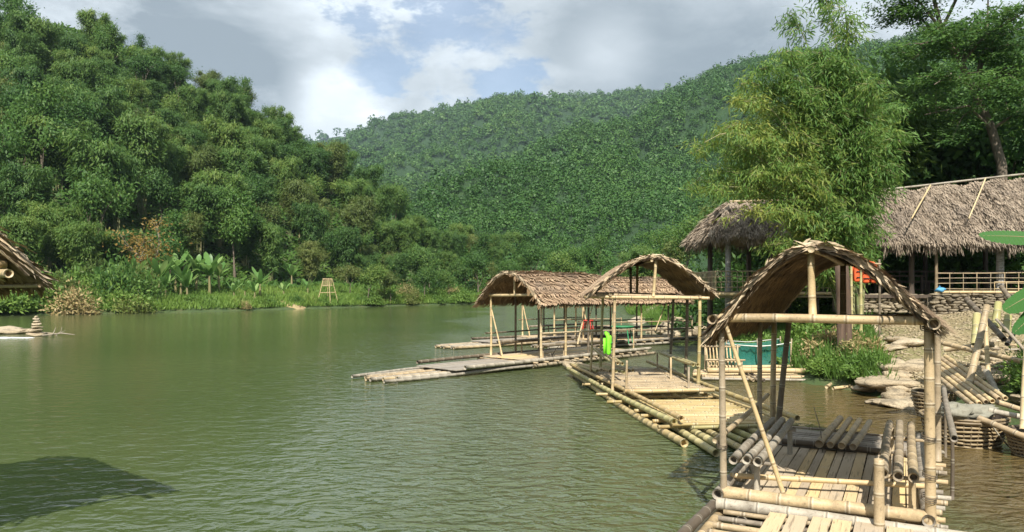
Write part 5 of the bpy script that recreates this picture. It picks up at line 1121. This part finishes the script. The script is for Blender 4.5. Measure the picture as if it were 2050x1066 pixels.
# pile of poles running down to the basket
for i in range(6):
    a = at(1858+7*i, 738-3*i, 17.2+.1*i); b = at(1948+13*i, 815-3*i, 13.7+.10*i); k = pole(None, 'bamboo_pole', BAM_LIT if i % 2 else BAM_TAN, a+Vector((0, 0, .02*i)), b+Vector((0, 0, .03)), .052, n=10, hollow=.08)
    tag(k, 'straight pale pole in the sloping bundle running down to the basket', 'bamboo pole', 'sloping bundle of pale poles by the baskets')
for i, (u0, v0, Y0, u1, v1, Y1, r_, mt, lb) in enumerate([(1960, 838, 12.9, 2075, 885, 12.0, .055, BAM_TAN, 'thick pole lying on the basket and leaving the frame at the right edge'), (1980, 822, 13.1, 2080, 842, 12.6, .05, BAM_GREY, 'grey mottled pole above the basket at the right edge'), (1995, 805, 13.6, 2080, 832, 13.0, .05, BAM_TAN, 'short upper pole lying across the heap at the right edge'),
        (1940, 770, 15.4, 1976, 612, 16.2, .075, BAM_TAN, 'stout tan bamboo pole leaning upright over the rubble heap'), (1978, 745, 16.2, 1972, 640, 16.5, .05, BAM_LIT, 'slim upright bamboo stake beside the stout leaning pole'), (1880, 685, 18.0, 2060, 728, 15.4, .06, BAM_TAN, 'long bent pole lying across the rubble heap to the right edge'),
        (1952, 690, 17.6, 1956, 628, 17.9, .09, BAM_GRN, 'cut green bamboo stump behind the leaning pole'), (1992, 655, 18.0, 1999, 606, 18.2, .09, BAM_GRN, 'tall cut green bamboo stump near the terrace wall'), (2014, 665, 17.5, 2019, 632, 17.6, .09, BAM_GRN, 'short cut bamboo stump beside the banana leaves'),
        (1935, 600, 19.0, 2010, 680, 16.8, .07, BAM_DARK, 'dark fallen log slanting down behind the stumps'), (2005, 575, 18.5, 2038, 620, 17.5, .06, BAM_DARK, 'dark log end sticking up before the terrace railing'), (2016, 690, 16.2, 2060, 615, 17.0, .05, BAM_DARK, 'dark slanting branch beside the banana leaf'), (1995, 640, 17, 2052, 702, 15.6, .035, BAM_GREY, 'thin grey branch slanting down to the right edge'), (2048, 860, 12.4, 2056, 690, 12.8, .05, BAM_LIT, 'upright pale pole cut by the right edge of the photo'),
        (1975, 745, 16, 2000, 800, 14.6, .07, BAM_GREY, 'weathered grey log end in the rubble above the pole bundle'), (1890, 700, 18.5, 1990, 690, 17.8, .07, BAM_TAN, 'thick buff log lying behind the long bent pole')]):
    k = pole(None, 'bamboo_pole', mt, at(u0, v0, Y0), at(u1, v1, Y1), r_, n=11, hollow=.08); tag(k, lb, 'bamboo pole')
dw = []
for i in range(26):
    x = random.uniform(11.2, 13.8); y = random.uniform(16.2, 20); z = hz(x, y)+random.uniform(.03, .2); a = random.uniform(-.7, .5); L_ = random.uniform(.4, 1.3); d = Vector((math.cos(a), math.sin(a), random.uniform(-.15, .1)))*L_/2; c = Vector((x, y, z))
    k = pole(None, 'drift_log', random.choice((BAM_TAN, BAM_GREY, BAM_LIT)), c-d, c+d, random.uniform(.025, .06)); tag(k, 'broken bamboo piece lying among the brown rubble stones', 'log', 'broken bamboo lying in the rubble heap')
wd_ = proto_bush('weed_clump', .75, .65, LF_GRASS, 91, .10, 3600)
for x, y, s, lb in [(11.0, 15.2, 1.1, 'bright green weeds under the banana leaves at the right edge'), (11.6, 16.4, 1.0, 'green weeds behind the pole bundle at the right edge'), (10.5, 14.3, .7, 'low green weeds just above the tarpaulin heap'), (12.8, 16.6, 1.2, 'dark weeds around the cut bamboo stumps')]: place(wd_, x, y, lb, 'weeds', None, s)
random.seed(77); rng = np.random.default_rng(77)
X2 = 10.3+rng.random(9000)*3.2; Y2 = 13.4+rng.random(9000)*5; ok = (X2-10.3) > (Y2-13.4)*.28+.25
grass('shore_grass', 'short green grass at the right edge behind the baskets', np.stack([X2, Y2, height(X2, Y2)], 1)[ok], .20, .022)

# ------------------------------------------------------------------ life vests
def vest(label, loc, rz, mat, s=1., tilt=0., squeeze=1.):
    e = empty('life_vest', loc, rz); e.rotation_euler = (0, tilt, rz); e.scale = (s*squeeze, s, s); tag(e, label, 'life vest')
    def panel(sg):
        def f(m):
            V = []; Ys = (-.045, .045); prof = [(0, .0, .20), (.10, -.01, .22), (.30, .0, .215), (.42, .04, .17), (.52, .07, .12), (.58, .08, .10)]
            for (z, xi, wd) in prof:
                for yy in Ys: V += [(sg*(.015+xi), yy, z-.55), (sg*(.015+xi+wd*.5), yy*1.7, z-.55), (sg*(.015+xi+wd), yy*.8, z-.55)]
            Q = []
            for i in range(len(prof)-1):
                b = i*6
                for k in range(2): Q += [[b+k, b+k+1, b+k+7, b+k+6], [b+3+k, b+9+k, b+10+k, b+4+k]]
                Q += [[b, b+6, b+9, b+3], [b+2, b+5, b+11, b+8]]
            Q += [[0, 3, 4, 1], [1, 4, 5, 2]]; b = (len(prof)-1)*6; Q += [[b, b+1, b+4, b+3], [b+1, b+2, b+5, b+4]]
            m.add(V, Q, None, .5)
        return f
    for sg in (-1, 1):
        o = part(e, 'front_panel', mat, panel(sg)); 
        md = o.modifiers.new('round', 'SUBSURF'); md.levels = md.render_levels = 2
    part(e, 'collar', mat, lambda m: m.tube([(-.14, .0, -.02), (-.12, .05, .06), (0, .09, .10), (.12, .05, .06), (.14, .0, -.02)], [.045, .05, .055, .05, .045], 8))
    part(e, 'back_panel', mat, lambda m: m.box((0, .12, -.28), .36, .06, .46))
    for z in (-.22, -.40): part(e, 'strap', BLACKS, lambda m: (m.box((0, -.085, z), .42, .012, .03), m.box((0, -.095, z), .05, .014, .045)))
    return e
random.seed(3)
for i, (u, v, Y, rz, s, lb) in enumerate([(1722, 530, 24.6, .3, 1.05, 'orange life vest hanging at the left of the pair below the thatch'), (1742, 532, 24.4, -.25, 1.05, 'orange life vest hanging at the right of the pair below the thatch')]):
    p = at(u, v, Y); vest(lb, p, rz, ORANGE, s)
# stake line they hang on
hb = MB(); a = at(1700, 527, 24.7); b = at(1764, 529, 24.3); hb.bamboo(a, b, .03); 
hang = empty('hanging_rack', (a.x, a.y, hz(a.x, a.y))); tag(hang, 'bamboo rack on green stakes that carries the orange life vests', 'rack')
o = hb.build('rail', BAM_TAN, None, True); o.parent = hang; o.matrix_parent_inverse = Matrix.Translation(-hang.location)
for u, Y, mt, r_ in [(1704, 24.65, BAM_GRN, .045), (1724, 24.5, BAM_GRN, .05), (1760, 24.35, BAM_DARK, .04)]:
    c = at(u, 520, Y); mm = MB(); mm.bamboo((c.x, c.y, hz(c.x, c.y)-.2), (c.x, c.y, c.z), r_, n=8); o = mm.build('stake', mt, None, True); o.parent = hang; o.matrix_parent_inverse = Matrix.Translation(-hang.location)
# brown paired trunk seen under the arch
tk = MB(); c1 = at(1688, 630, 22.4); g_ = hz(c1.x, c1.y)
for du, r_ in ((-6, .12), (8, .11)): 
    q0 = at(1692+du, 640, 22.4); q1 = at(1683+du, 518, 22.5); tk.tube([(q0.x, q0.y, g_-.2), tuple((q0+q1)/2), tuple(q1)], [r_, r_*.95, r_*.8], 10)
tag(tk.build('tree_stump', WOODB, None, True), 'thick red brown double trunk standing behind the near raft roof', 'tree trunk')
v_ = vest('bright neon green life vest hung on a post of the yellow raft', at(1219, 674, 18.45), R(75), NEON, .82, 0, .8)

# raft clutter
def stool(loc, h, r_, mat, label, cat='stool', name='stool'):
    e = empty(name, loc); tag(e, label, cat); part(e, 'seat', mat, lambda m: m.tube([(0, 0, h-.04), (0, 0, h-.005), (0, 0, h)], [r_, r_, r_*.93], 16))
    for k in range(4): a = k*math.pi/2+.4; part(e, 'leg', mat, lambda m: m.tube([(r_*1.05*math.cos(a), r_*1.05*math.sin(a), 0), (r_*.75*math.cos(a), r_*.75*math.sin(a), h-.03)], [.025, .03], 6))
    return e
p = at(1177, 655, 36.5); stool((p.x, p.y, .75), .45, .28, REDP, 'small faded red plastic stool on the raft behind the yellow raft')
p = at(1246, 655, 34.0); stool((p.x, p.y, .26), .78, .52, GREENP, 'round green plastic table on the farthest raft', 'table', 'round_table')

# ------------------------------------------------------------------ left side: roof corner, cairn, bamboo tripod
random.seed(88); rng = np.random.default_rng(88)
LR = empty('raft_roof', (-5.55, 6.60, 0), R(50)); tag(LR, 'corner of a palm mat raft roof on cut bamboo poles poking in at the left edge', 'raft roof')
roof_mat(LR, arch_fn(-1.32, 1.30, 0, 2.84, 2.84, 3.74, 1.1), 0, 3.0, seed=14, course=.12, strand=.26, gap=.03)
pole(LR, 'crossbeam', BAM_LIT, (-1.15, .12, 3.02), (.98, .12, 3.03), .04, n=12, hollow=.1); pole(LR, 'eave_pole', BAM_LIT, (.92, -.16, 2.93), (.92, 2.9, 2.93), .042, n=12, hollow=.12); pole(LR, 'eave_pole', BAM_LIT, (-1.0, -.2, 2.90), (-1.0, 3.4, 2.92), .055, n=12, hollow=.12)
pole(LR, 'eave_batten', BAM_TAN, (1.24, .02, 2.82), (1.24, 2.9, 2.81), .024); pole(LR, 'batten', BAM_TAN, (.62, .2, 3.34), (1.24, .5, 2.84), .014); pole(LR, 'batten', BAM_TAN, (.5, 1.2, 3.42), (1.24, 1.4, 2.84), .014); pole(LR, 'batten', BAM_LIT, (.8, .15, 2.98), (1.2, .9, 2.86), .014); pole(LR, 'king_post', BAM_LIT, (0, .12, 3.0), (0, .12, 3.68), .045)
for q in ((-1.0, .12), (.92, 2.8), (-1.0, 2.8)): pole(LR, 'post', BAM_TAN, (*q, -.2), (*q, 2.9), .05)
random.seed(90)
c = gp(66, 674, 0); 
cz = -.05
for k, (s, h) in enumerate([(.50, .30), (.44, .26), (.36, .22), (.32, .2), (.24, .2), (.19, .18), (.12, .16)]):
    o = bpy.data.objects.new('cairn_stone', RM[k % 5]); col.objects.link(o); o.scale = (s*.8, s*.8, h*.72); o.location = (c.x+random.uniform(-.04, .04), c.y+.3, cz+h*.5); o.rotation_euler = (0, 0, k*1.3); cz += h*.78
    tag(o, ['wide base stone of the cairn at the left waterline', 'second stone from the bottom of the small river cairn', 'third stone from the bottom of the small river cairn', 'middle stone of the small river cairn', 'third stone from the top of the small river cairn', 'second stone from the top of the small river cairn', 'small pointed top stone of the river cairn'][k], 'stone', 'balanced stones of the river cairn')
for (u, v, sx, sy, sz, lb) in [(35, 668, 1.0, .8, .34, 'grey flat boulder in the shallows left of the cairn'), (5, 668, .9, .7, .3, 'brown boulder cut by the left edge beside the foam'), (88, 671, .55, .4, .18, 'low stone to the right of the cairn'), (20, 662, .8, .6, .32, 'tan boulder behind the foam at the left edge')]:
    p = gp(u, v, 0); rock(p.x, p.y, sx, sy, sz, lb, None, .2, .3, 0)
tw = MB(); a = np.array(gp(85, 672, .1)); tw.tube([a, a+[1.0, .1, .12], a+[1.7, .2, .02]], [.05, .04, .02], 6); tw.tube([a+[.6, 0, .1], a+[.75, 0, .45]], [.03, .01], 5); tag(tw.build('driftwood', BARK_PALE, None, True), 'pale driftwood branch lying in the water right of the cairn', 'driftwood')
tw = MB(); a = np.array(gp(112, 672, .0)); tw.tube([a, a+[.3, 0, .25], a+[.35, 0, .5]], [.03, .02, .01], 5); tw.tube([a+[-.2, 0, .05], a+[.2, 0, .12], a+[.5, .1, .3]], [.02, .02, .008], 5); tag(tw.build('twig', BARK_PALE, None, True), 'small pale twig sticking out of the water beyond the driftwood', 'twig')
fm = MB(); fx = gp(15, 676, 0); 
for k in range(160):
    q = random.random(); V, T = ICO[k % 8]; s = random.uniform(.04, .16); fm.add(V*[s*2.2, s, s*.35]+[fx.x-1.6+q*3.0, fx.y-.25+random.uniform(-.35, .35)*(1-q*.6), .0], None, T, .5)
fo = mat_cloth('water_foam', (.8, .82, .82), .5); tag(fm.build('foam', fo, None, True), 'white foam where the current breaks over the stones at the left edge', 'foam', None, 'stuff')
# tripod look-out on the far left bank
p = at(656, 615, 101.0); gT = hz(p.x, p.y); T_ = empty('bamboo_stand', (p.x, p.y, gT)); tag(T_, 'bamboo four legged stand with a slatted top basket on the left bank', 'stand'); tz = 3.9-gT
for (x0, y0) in ((-1.25, -.6), (.55, -.8), (-.2, .9), (1.25, .7)): pole(T_, 'leg', BAM_LIT, (x0, y0, -.2), (x0*.42, y0*.4, tz), .05, n=6)
for z, k in ((tz-.95, .52), (tz, .45)):
    for (a, b) in (((-1.25, -.6), (.55, -.8)), ((.55, -.8), (1.25, .7)), ((1.25, .7), (-.2, .9)), ((-.2, .9), (-1.25, -.6))): pole(T_, 'top_rail', BAM_LIT, (a[0]*k, a[1]*k, z), (b[0]*k, b[1]*k, z), .05, n=6)
for k in range(8): x = -.55+.16*k; pole(T_, 'slat', BAM_LIT, (x, -.32, tz-.95), (x, -.32, tz+.06), .035, n=5)
pole(T_, 'brace', BAM_LIT, (-.95, -.5, 1.2), (1.0, .5, 1.25), .05, n=6)
# bare soil patches on the clearing and the terrace of the left bank
def patch(name, label, u, v, Y, rx, ry, mat):
    c = at(u, v, Y); n = 22; xs_ = np.linspace(-1, 1, n); PXx, PYy = np.meshgrid(xs_, xs_); r_ = np.hypot(PXx, PYy); th_ = np.arctan2(PYy, PXx); k = 1+.18*np.sin(th_*3+u)+.1*np.sin(th_*7)
    X = c.x+PXx*rx*k; Yy = c.y+PYy*ry*k; Z = height(X, Yy)+.35*(1-np.clip(r_, 0, 1.15)/1.0)*1.0+.05
    o = grid_mesh(name, X, Yy, Z, mat); return o
def mat_soil(name, a, b):
    k = NT(name, .95); n = k.noise(k.pos(), 1.6, 5, .6); k.color(k.ramp(n, [(.3, a), (.7, b)])); k.bump(n, .8, .2); return k.m
patch('bare_soil', '', 515, 560, 101, 4.0, 3.2, mat_soil('reddish_bare_soil', (.22, .13, .08), (.36, .25, .17)))
patch('bare_soil', '', 575, 607, 95, 3.2, 1.2, mat_soil('yellow_bare_soil', (.26, .19, .09), (.34, .27, .14)))
patch('sand_bank', '', 1300, 632, 60, 3.0, 7.0, mat_soil('pale_river_sand', (.34, .27, .18), (.52, .44, .32)))
# ------------------------------------------------------------------ air
hzb = bpy.data.meshes.new('haze'); x0, x1, y0, y1, z0, z1 = -1400, 1600, -500, 2500, -4, 520
hzb.from_pydata([(x, y, z) for x in (x0, x1) for y in (y0, y1) for z in (z0, z1)], [], [(0, 1, 3, 2), (4, 6, 7, 5), (0, 4, 5, 1), (2, 3, 7, 6), (0, 2, 6, 4), (1, 5, 7, 3)])
HAZE = True
if HAZE:
    ho = bpy.data.objects.new('haze', hzb); col.objects.link(ho); ho['kind'] = 'stuff'; ho['label'] = 'thin pale blue haze in the valley air'
    hm = bpy.data.materials.new('haze'); hm.use_nodes = True; nt = hm.node_tree; nt.nodes.clear(); ou = nt.nodes.new('ShaderNodeOutputMaterial'); pv = nt.nodes.new('ShaderNodeVolumePrincipled')
    pv.inputs['Color'].default_value = (.62, .78, .95, 1); pv.inputs['Density'].default_value = .00013; pv.inputs['Anisotropy'].default_value = .2; nt.links.new(pv.outputs[0], ou.inputs['Volume']); hzb.materials.append(hm)
# drop any prototype that was never placed
for o in list(col.objects):
    if o.parent is None and o.type == 'EMPTY' and 'label' not in o:
        for ch in list(o.children_recursive): bpy.data.objects.remove(ch)
        bpy.data.objects.remove(o)
